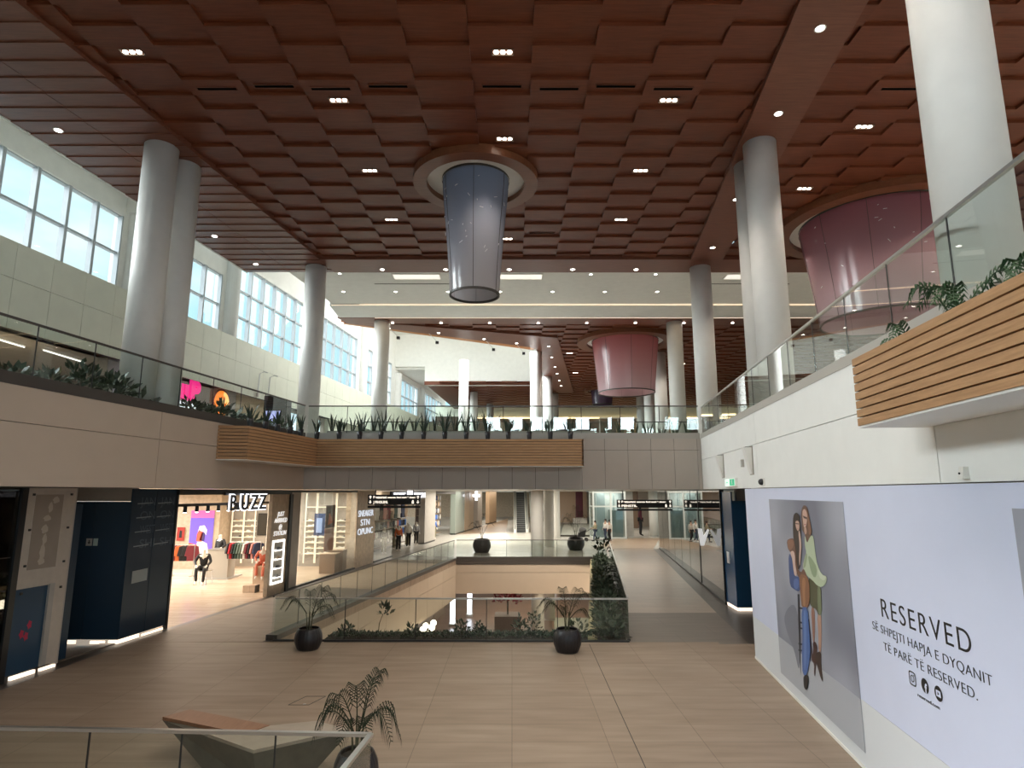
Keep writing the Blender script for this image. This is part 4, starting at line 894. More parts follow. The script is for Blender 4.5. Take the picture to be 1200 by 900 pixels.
palm(4.62, 46.2, .62, .92, 'bushy palm in a black pot beyond the floor opening, right of the tall columns', [(170, 1.0, 1.1, .3, .5), (20, .9, 1.2, .2, .5), (80, .8, 1.8, .0, .5), (130, .8, 1.3, .3, .5), (300, .7, 1.5, .2, .5), (230, .8, .9, .3, .5)], 5)

def snake_plant(name, hpot, hleaf, n, seed, pot=True):
    rnd = random.Random(seed); mb = MB(); r0 = .085
    for k in range(n):
        a = 2 * PI * k / n + rnd.uniform(-.4, .4); l = hleaf * rnd.uniform(.6, 1.0); tilt = rnd.uniform(.05, .34); w = rnd.uniform(.022, .036)
        b = Vector((math.cos(a) * .04, math.sin(a) * .04, hpot)); d = Vector((math.cos(a) * tilt, math.sin(a) * tilt, 1)).normalized()
        s = d.cross(Vector((math.sin(a + .5), math.cos(a), .2))).normalized() * w; nrm = d.cross(s).normalized() * .006
        m1 = b + d * l * .5; m2 = b + d * l * .8 + Vector((math.cos(a), math.sin(a), 0)) * .02; tp = b + d * l + Vector((math.cos(a), math.sin(a), 0)) * .05
        mb.add([b - s * .7, b + s * .7, m1 + s, m1 - s, m2 + s * .7, m2 - s * .7, tp, b + nrm, m1 + nrm, m2 + nrm],
               [(0, 7, 8, 3), (7, 1, 2, 8), (3, 8, 9, 5), (8, 2, 4, 9), (5, 9, 6), (9, 4, 6)])
    return mb
def snake(x, y, z, label, group, seed, hpot=.30, hleaf=.55, n=9, r=.10):
    o = empty('snake_plant', (x, y, z), label, 'potted plant', group)
    MB().lathe([(r * .72, 0), (r * .85, hpot * .5), (r, hpot), (r * .9, hpot), (r * .85, hpot * .93)], n=16).build('pot', M['pot'], o, smooth=True)
    snake_plant('leaves', hpot * .95, hleaf, n, seed).build('leaves', M['snake'], o)
    return o
for i, Y in enumerate((18.1, 18.98, 19.7, 20.55, 21.3)): snake(wx(-10.0, Y), Y, 5.94, 'snake plant on the short left arm of the slatted box, %s from the front' % ORD[i + 1], 'snake plants on the slatted box', 20 + i)
for i, x in enumerate((-7.0, -6.2, -5.46, -4.70, -3.96, -3.17, -2.41, -1.64, -.87, -.13, .62, 1.37, 2.1)): snake(x, 22.2, 5.94, 'snake plant on the long front of the slatted box, %s from the left' % ORD[i + 1], 'snake plants on the slatted box', 30 + i)
# wispy row behind the bridge railing in a pale trough
o = empty('plant_trough', (-6.9, 23.05, ZU), 'long pale stone plant trough behind the bridge railing', 'planter')
MB().box(0, 10.0, 0, .34, 0, .30).build('trough', M['kerb_l'], o); MB().box(.03, 9.97, .03, .31, .30, .315).build('soil', M['soil'], o)
for i in range(26):
    q = empty('snake_plant', (-6.75 + .385 * i, 23.22 + random.uniform(-.05, .05), ZU + .305), 'thin leaved plant in the trough behind the bridge railing, %s from the left' % (ORD[i + 1] if i < 20 else 'twenty-' + ORD[i - 19] if i > 19 else ''), 'plant', 'thin leaved plants behind the bridge railing')
    snake_plant('leaves', 0, random.uniform(.55, 1.0) * (1 if i < 16 else .75), 7, 60 + i).build('leaves', M['snake'], q)
for i in range(7):
    q = empty('snake_plant', (3.6 + .5 * i, 23.2, ZU + .02), 'low plant behind the right half of the bridge railing, %s from the left' % ORD[i + 1], 'plant', 'low plants behind the right half of the bridge')
    snake_plant('leaves', 0, random.uniform(.5, .85), 8, 160 + i).build('leaves', M['leafd'], q)

def bush(mb, c, rx, ry, rz, n, seed, lw=.05, ll=.14):
    rnd = random.Random(seed)
    for k in range(n):
        while True:
            v = Vector((rnd.uniform(-1, 1), rnd.uniform(-1, 1), rnd.uniform(0, 1)))
            if .35 < v.length < 1: break
        p = Vector((c[0] + v.x * rx, c[1] + v.y * ry, c[2] + v.z * rz)); d = (Vector((v.x, v.y, v.z * .8 + .25)) + Vector((rnd.uniform(-.6, .6), rnd.uniform(-.6, .6), rnd.uniform(-.4, .5)))).normalized()
        s = d.cross(Vector((rnd.uniform(-1, 1), rnd.uniform(-1, 1), 1))).normalized() * lw * rnd.uniform(.7, 1.2); l = ll * rnd.uniform(.7, 1.3)
        mb.add([p, p + d * l * .5 + s, p + d * l, p + d * l * .5 - s], [(0, 1, 2, 3)])
    return mb
# bushes along the left gallery edge, behind the glass
for i, (Y, off, rx, rz, n, ll, kind) in enumerate(((11.5, .5, .40, .16, 40, .20, 'small'), (12.35, .55, .32, .25, 60, .22, 'pale'), (13.25, .55, .40, .62, 150, .22, 'tall'), (14.15, .55, .48, .50, 170, .22, 'broad'), (15.1, .5, .26, .14, 12, .32, 'low dark'), (16.9, .5, .24, .36, 60, .22, 'dark'), (17.5, .5, .28, .26, 60, .22, 'low'), (18.3, .55, .40, .40, 120, .26, 'leafy'), (19.0, .5, .2, .28, 14, .34, 'round leaved'), (19.75, .5, .32, .22, 14, .44, 'big leaved'), (20.7, .5, .28, .22, 34, .22, 'small green'), (21.6, .55, .32, .26, 44, .24, 'small leafy'))):
    x = wx(-10.5, Y) - off
    q = empty('leafy_plant', (x, Y, ZU + .10), '%s leafy plant behind the left gallery glass, %s from the front' % (kind, ORD[i + 1]), 'plant', 'plants along the left gallery edge')
    bush(MB(), (0, 0, .12), rx, .30, rz, n, 300 + i, .05 if ll < .3 else .085, ll).build('leaves', M['leafd'], q)
    MB().lathe([(.14, -.08), (.18, .16), (.16, .16)], n=14).build('pot', M['pot'], q)
# ferns in the right planter box
for i, (Y, az, L) in enumerate(((6.75, 165, .5), (5.85, 120, .62), (5.7, 80, .6), (4.75, 150, .4))):
    q = empty('fern', (wx(3.62, Y), Y, 5.66), 'fern growing from the slatted box on the right, %s from its far end' % ORD[i + 1], 'plant', 'ferns in the right slatted box')
    for k in range(4 if i in (1, 2) else 2):
        mb = MB(); a = math.radians(az + (-60, 40, 110, -130, 180)[k]); frond(mb, (0, 0, 0), a, L * (1, .8, .7, .8, .6)[k], .30 + .1 * (k % 2) + (.12 if i in (1, 2) else -.08), .18, .15, 14, .03); mb.build('frond', M['palm2'], q)

# planting round the floor opening
o = empty('planting_bed', (VL0[0], 18.4, -.32), 'soil bed with low plants just behind the low glass railing', 'planting bed')
child(MB().box(-5.3, 3.05, 18.42, 19.3, -.32, .02), 'soil', M['soil'], o)
child(MB().box(-5.3, 3.05, 19.3, 19.38, -.4, .03), 'edge', M['kerb'], o)
cover = MB()
for i in range(60): bush(cover, (-5.1 + i * .137, 18.85, .01), .14, .36, .11, 34, 700 + i, .025, .09)
tag(cover.build('ground_cover', M['leafd']), 'low ground cover leaves in the bed behind the low glass railing', 'plants', kind='stuff')
for i, (x, r, h, l) in enumerate(((-4.75, .2, .34, 'dark shrub'), (-3.85, .18, .95, 'tall stemmed shrub'), (-2.9, .2, .3, 'small shrub'), (-1.45, .24, .42, 'rounded shrub'), (-.95, .18, .34, 'short shrub'), (.25, .22, .55, 'upright shrub'), (.62, .2, .7, 'taller upright shrub'), (1.9, .35, .45, 'spreading shrub'), (2.7, .3, .4, 'shrub at the corner'))):
    q = empty('shrub', (x, 18.8, .02), l + ' in the bed behind the low glass railing, %s from the left' % ORD[i + 1], 'shrub', 'shrubs in the bed by the low railing')
    if h > .9:
        MB().tube([(0, 0, 0), (.02, 0, .35), (.12, 0, .62)], .012, 5).build('stem', M['stem'], q); bush(MB(), (.16, 0, .58), .16, .12, .36, 30, 801, .05, .2).build('leaves', M['leafd'], q)
    else: bush(MB(), (0, 0, .02), r, r, h, 90, 800 + i, .03, .13).build('leaves', M['leafd'], q)
o = empty('planting_strip', (wx(0, 18.4), 18.4, -.1), 'long planting strip with a stone edge beside the right walkway', 'planting bed')
child(MB().wbox(.05, .86, 18.4, 39.4, -.12, .02), 'soil', M['soil'], o)
child(MB().wbox(-.22, .05, 18.4, 39.4, -.5, .06), 'stone_edge', mat('mossy_stone', (.42, .36, .20), .7, noise=.2, nscale=4), o)
hedge = MB()
for i in range(96):
    Y = 18.55 + i * .217; bush(hedge, (wx(.40, Y), Y, .0), .46, .22, .40 + .10 * math.sin(i * 1.7), 60, 900 + i, .055, .17)
hd2 = tag(hedge.build('hedge_foliage', M['leafd']), 'dense dark hedge foliage filling the planting strip beside the right walkway', 'hedge', kind='stuff')
for i, (dx, y) in enumerate(((.25, 39.0), (.6, 38.6), (.75, 39.2))):
    q = empty('shrub', (wx(dx, y), y, 0.02), 'spiky shrub at the far end of the planting strip, %s from the left' % ORD[i + 1], 'shrub', 'shrubs at the far strip end'); bush(MB(), (0, 0, .5), .25, .2, .75, 18, 990 + i, .09, .34).build('leaves', M['palm'], q)

# ================================================================ BENCH, FLOOR HATCH
o = empty('bench', (-3.6, 9.43, 0), 'faceted chevron stone bench with one brown timber wing in the left foreground', 'bench')
top = [(-5.61, 10.72), (-5.35, 11.07), (-3.75, 10.36), (-3.10, 10.56), (-2.48, 10.22), (-3.62, 9.43)]
bs = [(-4.63, 10.15), (-4.5, 10.35), (-3.72, 10.12), (-3.25, 10.25), (-2.95, 10.05), (-3.62, 9.62)]
zt = .5; mbw, mbs, mbt = MB(), MB(), MB()
T = [(x, y, zt) for x, y in top]; Bq = [(x, y, 0) for x, y in bs]
mbs.add(T + Bq, [(0, 6, 11, 5), (5, 11, 10, 4), (4, 10, 9, 3), (3, 9, 8, 2), (2, 8, 7, 1), (1, 7, 6, 0), (11, 6, 7, 8), (11, 8, 9, 10), (0, 5, 2), (0, 2, 1), (5, 4, 3), (5, 3, 2)])
child(mbs, 'base', mat('grey_green_stone', (.13, .12, .095), .45, noise=.15, nscale=5), o)
child(MB().prism([top[0], top[1], top[2], (-3.70, 9.88), (-4.3, 9.85)][:3] + [(-4.0, 10.02)], zt, zt + .05), 'timber_seat', wood('bench_timber', (.24, .115, .06), (.31, .155, .085), (14, 2, 2), .4), o)
child(MB().prism([(-3.98, 10.0), top[2], top[3], top[4], top[5], (-4.62, 10.05)][:5] + [(-4.55, 10.02)], zt, zt + .045), 'stone_seat', mat('pale_stone_seat', (.36, .30, .24), .4, noise=.08, nscale=6), o)
struct(MB().bar((2.12, 17.96, .0005), (1.99, 8.0, .0005), .014, .002), 'floor', M['gap'])
o = empty('floor_hatch', (-4.1, 13.25, 0), 'small square access hatch set in the floor behind the bench', 'floor hatch')
mb = MB()
hp = [Vector((-.28, -.22, .002)), Vector((.12, -.22, .002)), Vector((.30, .30, .002)), Vector((-.10, .30, .002))]
for a, b in zip(hp, hp[1:] + hp[:1]): mb.bar(a, b, .014, .004)
mb.build('frame', M['dark'], o); MB().box(.0, .05, -.2, -.15, 0, .006).build('lift_ring', M['steel'], o)

# ================================================================ LEFT GROUND FLOOR FRONTS
def lw(X0, Y, z, out=0.0): return (wx(X0, Y) + out * NR.x, Y + out * NR.y, z)
o = empty('shop_window', (wx(-12.95, 10), 10, 0), 'dark unlit shop window at the left edge with a black frame', 'shop window')
child(MB().wbox(-12.98, -12.95, 6.0, 14.25, .1, ZF), 'glass_pane', M['mirror'], o)
child(MB().wbox(-13.0, -12.9, 14.25, 14.40, 0, ZF).wbox(-13.0, -12.92, 6, 14.25, 0, .1), 'frame', M['black'], o)
child(MB().wbox(-13.4, -13.1, 6.0, 14.3, 0, ZF), 'backing', M['gap'], o)
o = empty('plasterboard_panel', (wx(-12.95, 15), 15, 0), 'unfinished plasterboard panel with pale filler patches over a small blue door', 'panel')
child(MB().wbox(-13.1, -12.92, 14.42, 15.75, 1.95, ZF).wbox(-13.1, -12.92, 15.42, 15.75, .12, 1.95), 'board', M['plas2'], o)
child(MB().wbox(-13.0, -12.912, 14.62, 15.38, 2.35, 4.05), 'bare_patch', M['plas'], o)
pm = MB(); PB = basis(lw(-12.912, 14.62, 2.3, .004), UL)
for (u, v, a, b) in ((.42, 1.45, .06, .12), (.36, 1.20, .10, .07), (.33, .95, .09, .10), (.36, .72, .06, .12), (.34, .42, .07, .20), (.34, .22, .09, .08), (.55, 1.62, .09, .08)):
    n = 14; vs = [PB @ Vector((u + a * math.cos(2 * PI * k / n) * (1 + .2 * math.sin(3 * k)), v + b * math.sin(2 * PI * k / n) * (1 + .15 * math.cos(2 * k)), .002)) for k in range(n)]
    pm.add(vs, [tuple(range(n))])
child(pm, 'filler_patch', M['plas2'], o)
fx = MB()
for Y in (14.55, 15.6):
    for z in (1.85, 2.45, 3.25, 4.05): fx.bar(lw(-12.92, Y, z), lw(-12.92, Y, z, .03), .05)
child(fx, 'fixing', M['gap'], o)
dr = child(MB().wbox(-13.05, -12.95, 14.42, 15.28, .12, 1.95), 'door', mat('blue_door', (.012, .05, .10), .5), o)
child(MB().wbox(-13.0, -12.9, 15.28, 15.42, .12, 1.97), 'door_post', M['conc'], o)
DB = basis(lw(-12.95, 14.55, .6, .006), UL)
for (u, v) in ((.18, .35), (.36, .52), (.30, .28)):
    poly2d('red_handprint', [(u + .045 * math.cos(k * 2 * PI / 10) * (1 + .6 * (k % 2)), v + .08 * math.sin(k * 2 * PI / 10) * (1 + .35 * (k % 2))) for k in range(10)], mat('red_spray', (.42, .02, .07), .6), o, DB, .001)
child(MB().wbox(-13.0, -12.93, 14.6, 15.2, 0, .08).wbox(-13.0, -12.93, 15.35, 15.75, 0, .06), 'floor_light', M['strip'], o)
o = empty('white_trim_post', (wx(-13.0, 15.9), 15.9, 0), 'thin white post beside the plasterboard panel', 'post')
child(MB().wbox(-13.1, -12.98, 15.76, 15.86, .05, ZF), 'face', M['conc'], o)
child(MB().wbox(-13.15, -13.0, 15.86, 16.1, .1, 3.8), 'blue_edge', M['blue'], o)
# blue boarded recess
o = empty('blue_hoarding', (-11.0, 17.95, 0), 'dark navy boarded hoarding with faint lettering, left of the bright shop', 'hoarding')
child(MB().box(-14.2, -11.85, 17.97, 18.03, .12, 3.84), 'front_board', M['blue'], o)
child(MB().box(-11.84, -10.85, 17.97, 18.03, .12, 3.84), 'front_board', M['blue'], o)
child(MB().wbox(-13.16, -13.12, 17.97, 18.95, .12, ZF), 'side_board', M['blue'], o)
child(MB().wbox(-13.16, -13.12, 18.97, 19.86, .12, ZF), 'side_board', M['blue'], o)
child(MB().box(-14.0, -13.4, 17.98, 18.02, .0, .07).box(-13.2, -12.0, 17.98, 18.02, .0, .09).box(-11.6, -11.2, 17.98, 18.02, .0, .08).box(-11.1, -10.87, 17.98, 18.02, .0, .09).wbox(-13.15, -13.13, 17.98, 18.8, 0, .10).wbox(-13.15, -13.13, 18.9, 19.8, 0, .06), 'floor_light', M['strip'], o)
SB = basis((-12.0, 17.965, 2.62), (1, 0, 0))
poly2d('notice', [(0, 0), (.17, 0), (.17, .20), (0, .20)], M['conc'], o, SB, .004)
poly2d('notice', [(.20, 0), (.33, 0), (.33, .20), (.20, .20)], mat('pale_green_notice', (.45, .55, .5), .5), o, SB, .004)
poly2d('notice_arrow', [(.04, .10), (.085, .04), (.13, .10), (.10, .10), (.10, .16), (.07, .16), (.07, .10)], M['gap'], o, SB @ Matrix.Translation((0, 0, .005)), .001)
NB = basis(lw(-13.12, 18.25, 1.55, .004), UL)
poly2d('paper_notice', [(0, 0), (.62, .02), (.62, .36), (0, .34)], mat('paper_notice', (.36, .40, .40), .6), o, NB, .003)
faint = mat('faint_grey_lettering', (.055, .095, .14), .5); streak = mat('pale_lettering_streak', (.26, .32, .36), .5)
for k, (Y, n) in enumerate(((18.3, 4), (19.15, 4))):
    for j, (s, z) in enumerate((('JAN', 3.72), ('ON', 3.32), ('WEST', 2.92), ('SHI', 2.52))):
        text('faint_lettering', s, .34, faint, o, basis(lw(-13.12, Y + .04 * j, z, .004), UL), .001, width=.62)
        poly2d('pale_streak', [(-.12, .10), (.5, .12), (.5, .145), (-.12, .13)], streak, o, basis(lw(-13.12, Y, z - .06, .006), UL), .001)
struct(MB().box(-14.4, -10.86, 17.98, 18.3, 3.85, ZF + .02), 'wall_left', M['plas'])
struct(MB().wbox(-13.6, -13.2, 15.9, 18.0, 0, 0.02), 'floor', M['floor_g'])
struct(MB().box(-14.3, -14.2, 14.0, 18.3, 0, ZF), 'wall_left', M['gap'])
struct(MB().box(-26, -14.2, 18.1, 18.4, 0, ZF), 'wall_left', M['conc'])

# ---------------------------------------------------------------- sneaker shop
SHOP_Y = 36.2
struct(MB().box(-27, wx(SLN, SHOP_Y) - .05, SHOP_Y, SHOP_Y + .2, 0, ZF), 'wall_back', M['conc'])
struct(MB().box(-22, -16.05, 34.8, 35.0, 0, ZF).box(-16.2, -16.05, 35.0, SHOP_Y, 0, ZF), 'wall_back', M['trav'])
struct(MB().box(-27, -26.8, 18.4, SHOP_Y, 0, ZF), 'wall_left', M['trav'])
area('shop_ceiling_lamp', (-15.2, 28.5, 4.12), 5.5, 9, 620, (1, .86, .68))
area('shop_ceiling_lamp', (-11.3, 33, 4.12), 4, 4, 330, (1, .92, .8))
# front frame, travertine pier, windows
o = empty('shop_front_frame', (wx(SLN, 19.9), 19.9, 0), 'black metal frame round the open front of the sneaker shop', 'frame')
child(MB().wbox(-13.2, -13.05, 19.88, 27.35, 4.02, ZF), 'head', M['black'], o)
child(MB().wbox(-13.2, -13.0, 27.15, 27.40, 0, 4.02), 'post', M['black'], o)
child(MB().wbox(-13.2, -13.1, 19.88, 19.96, 0, 4.02), 'post', M['black'], o)
child(MB().tube([lw(-13.5, 20.0, 3.68), lw(-13.5, 27.0, 3.68)], .05, 8), 'light_rail', M['black'], o)
for i in range(8):
    Y = 20.3 + .62 * i
    o = empty('track_spotlight', lw(-13.5, Y, 3.66), 'small black spotlight on the rail of the sneaker shop front, %s from the left' % ORD[i + 1], 'spotlight', 'spotlights on the shop front rail')
    MB().cyl((0, 0, 0), .06, -.22, -.02, 12).build('body', M['black'], o); MB().cyl((0, 0, 0), .05, -.235, -.21, 12).build('lens', M['lens'], o)
# BUZZ letters
o = empty('shop_sign', lw(-13.05, 22.7, 3.5), 'large BUZZ sign in black letters with glowing white outlines', 'sign')
wm = mat('glowing_sign_white', (.8, .8, .85), .4, emit=(.9, .92, 1), estr=1.6)
SG = basis(lw(-13.0, 22.45, 3.47, .05), UL)
for k, (ch, u) in enumerate((('B', 0), ('U', .72), ('Z', 1.42), ('Z', 2.02))):
    text('letter_outline', ch, .78, wm, o, SG @ Matrix.Translation((u, 0, 0)), .02, .05)
    text('letter', ch, .78, M['black'], o, SG @ Matrix.Translation((u, 0, .03)), .025, .008)
child(MB().wbox(-13.08, -13.0, 22.3, 25.3, 4.0, 4.1), 'carrier', M['black'], o)
# travertine pier with lettering and glowing shoe niche
o = empty('display_pier', lw(-13.05, 26.2, 0), 'travertine pier with white lettering and a glowing niche of shoes', 'pier')
child(MB().wbox(-13.22, -13.06, 25.75, 27.14, 0, 4.02), 'pier', M['trav'], o)
for s, z, w, u in (('JUST', 3.12, .62, .34), ('ARRIVED', 2.86, 1.06, .14), ('@', 2.60, .24, .55), ('STATION', 2.34, 1.06, .14)):
    text('lettering', s, .27, mat('glowing_letter_white', (.9, .9, .9), .4, emit=(1, 1, 1), estr=.9), o, basis(lw(-13.05, 25.8 + u, z, .012), UL), .006, -.004, width=w, shear=.2)
fr = MB()
for a, b, c, d in ((25.92, 26.0, .42, 2.16), (26.82, 26.90, .42, 2.16), (26.0, 26.82, 2.08, 2.16), (26.0, 26.82, .42, .50)): fr.wbox(-13.07, -13.02, a, b, c, d)
child(fr, 'niche_frame', glow('niche_light', (1, .97, .9), 2.2), o)
child(MB().wbox(-13.07, -13.05, 26.0, 26.82, .5, 2.08), 'niche_back', M['conc'], o)
for z in (.70, 1.06, 1.42, 1.78): child(MB().wbox(-13.06, -12.98, 26.1, 26.72, z - .05, z), 'niche_shelf', glow('niche_light', (1, 1, 1), 2), o)
def sneaker_mesh(name, m):
    mb = MB(); secs = []
    for t, w, h in ((0, .030, .075), (.06, .038, .095), (.12, .038, .085), (.18, .042, .055), (.24, .045, .040), (.285, .026, .024)):
        secs.append([(t, -w, .0), (t, w, .0), (t, w * .95, h * .5), (t, w * .55, h), (t, -w * .55, h), (t, -w * .95, h * .5)])
    vs = [p for s in secs for p in s]; n = 6; fs = [(5, 4, 3, 2, 1, 0), tuple(30 + k for k in range(6))]
    for i in range(5):
        for k in range(6): fs.append((i * 6 + k, i * 6 + (k + 1) % 6, (i + 1) * 6 + (k + 1) % 6, (i + 1) * 6 + k))
    mb.add(vs, fs); return mb.data(name, m)
SH = [sneaker_mesh('sneaker', mat('sneaker_' + n, c, .5)) for n, c in (('cream', (.70, .64, .52)), ('white', (.78, .76, .70)), ('grey', (.33, .33, .33)), ('dark', (.06, .06, .07)), ('tan', (.45, .33, .22)))]
def shoe(loc, rz, k, label, group, s=1.0):
    q = bpy.data.objects.new('sneaker', SH[k]); COL.objects.link(q); q.location = loc; q.rotation_euler.z = rz; q.scale = (s, s, s); return tag(q, label, 'shoe', group)
for i, z in enumerate((.70, 1.06, 1.42, 1.78)): shoe(lw(-13.05, 26.22, z, .07), PI / 2 - ANG + .0, (2, 3, 4, 3)[i], 'dark sneaker in the glowing niche of the pier, %s from the top' % ORD[4 - i], 'sneakers in the glowing niche', 1.25)
# shoe wall: white bays on the rear wall
bays = [(-15.85, -15.2), (-15.17, -14.55), (-13.82, -13.12), (-11.7, -11.1), (-11.05, -10.0), (-9.95, -8.95)]
for bi, (a, b) in enumerate(bays):
    o = empty('shoe_rack', (a, SHOP_Y - .32, 0), 'white shelved shoe rack on the rear wall of the sneaker shop, %s from the left' % ORD[bi + 1], 'shelf unit', 'white shoe racks')
    up = MB()
    for x in (0, b - a): up.box(x - .03, x + .03, 0, .05, .2, 4.05)
    up.box(0, b - a, 0, .04, 3.25, 3.3); up.build('upright', mat('lit_white_rack', (.85, .80, .68), .4, emit=(1, .9, .7), estr=.35), o)
    for si in range(7):
        z = .72 + .30 * si
        MB().box(0, b - a, 0, .30, z - .035, z).build('shelf', MATS['lit_white_rack'], o)
        nsh = max(2, round((b - a) / .31))
        for k in range(nsh):
            shoe((a + .10 + (b - a - .14) * (k + .15) / nsh, SHOP_Y - .20, z), 0.0, random.choice((0, 0, 1, 1, 1, 2, 3, 4)), 'pale sneaker on the white shoe racks at the rear of the sneaker shop', 'sneakers on the white racks', random.uniform(.85, 1.0))
    MB().box(.03, b - a - .03, .28, .30, .2, 3.0).build('back_panel', M['conc'], o)
o = empty('wall_mounted_screen', (-14.48, SHOP_Y - .085, 1.72), 'tall dark screen between the white shoe racks', 'screen')
MB().box(0, .6, 0, .08, -.02, 1.2).build('case', M['black'], o); MB().box(.03, .57, -.005, 0, .02, 1.16).build('display', mat('dark_display', (.05, .045, .035), .3), o)
# posters and hangings in the shop
o = empty('large_poster', (-17.62, 34.78, .72), 'tall purple and pink poster of a person in a white cap on the stone wall', 'poster')
MB().box(0, 2.45, -.02, 0, .0, 3.0).build('print', mat('poster_violet', (.16, .10, .62), .5, emit=(.16, .10, .62), estr=.25), o)
PB3 = basis((0, -.022, 0), (1, 0, 0))
def pl(name, pts, col, e=.25):
    m = mat('poster_%02x%02x%02x' % tuple(int(min(1, c) * 255) for c in col), col, .5, emit=col, estr=e); return lp(name, pts, m, o, PB3, .004)
o.scale = (.52, 1, .80)
pl('pink_band', [(0, 2.5), (2.45, 2.5), (2.45, 3.0), (0, 3.0)], (.75, .12, .38))
pl('orange_field', [(0, 0), (.9, 0), (.9, .7), (0, .85)], (.85, .10, .03))
pl('white_shirt', [(.5, 0), (2.2, 0), (1.9, .8), (1.4, .95), (.9, .9)], (.75, .6, .55))
pl('face', [(.75, .95), (1.35, .9), (1.4, 1.55), (.95, 1.7), (.78, 1.4)], (.62, .10, .05))
pl('dark_hair', [(1.05, 1.0), (1.6, .95), (1.65, 1.5), (1.3, 1.55)], (.05, .03, .12))
pl('white_cap', [(.85, 1.55), (1.0, 1.95), (1.5, 2.0), (1.8, 1.7), (1.75, 1.35), (1.45, 1.6)], (.78, .75, .85))
o = empty('small_poster', (-18.32, 34.78, 1.5), 'small dark red poster left of the purple one', 'poster')
MB().box(0, .42, -.02, 0, 0, .72).build('print', mat('poster_dark_red', (.35, .03, .02), .5), o); lp('figure', [(.13, .16), (.28, .16), (.28, .52), (.16, .56)], M['black_ink'], o, PB3)
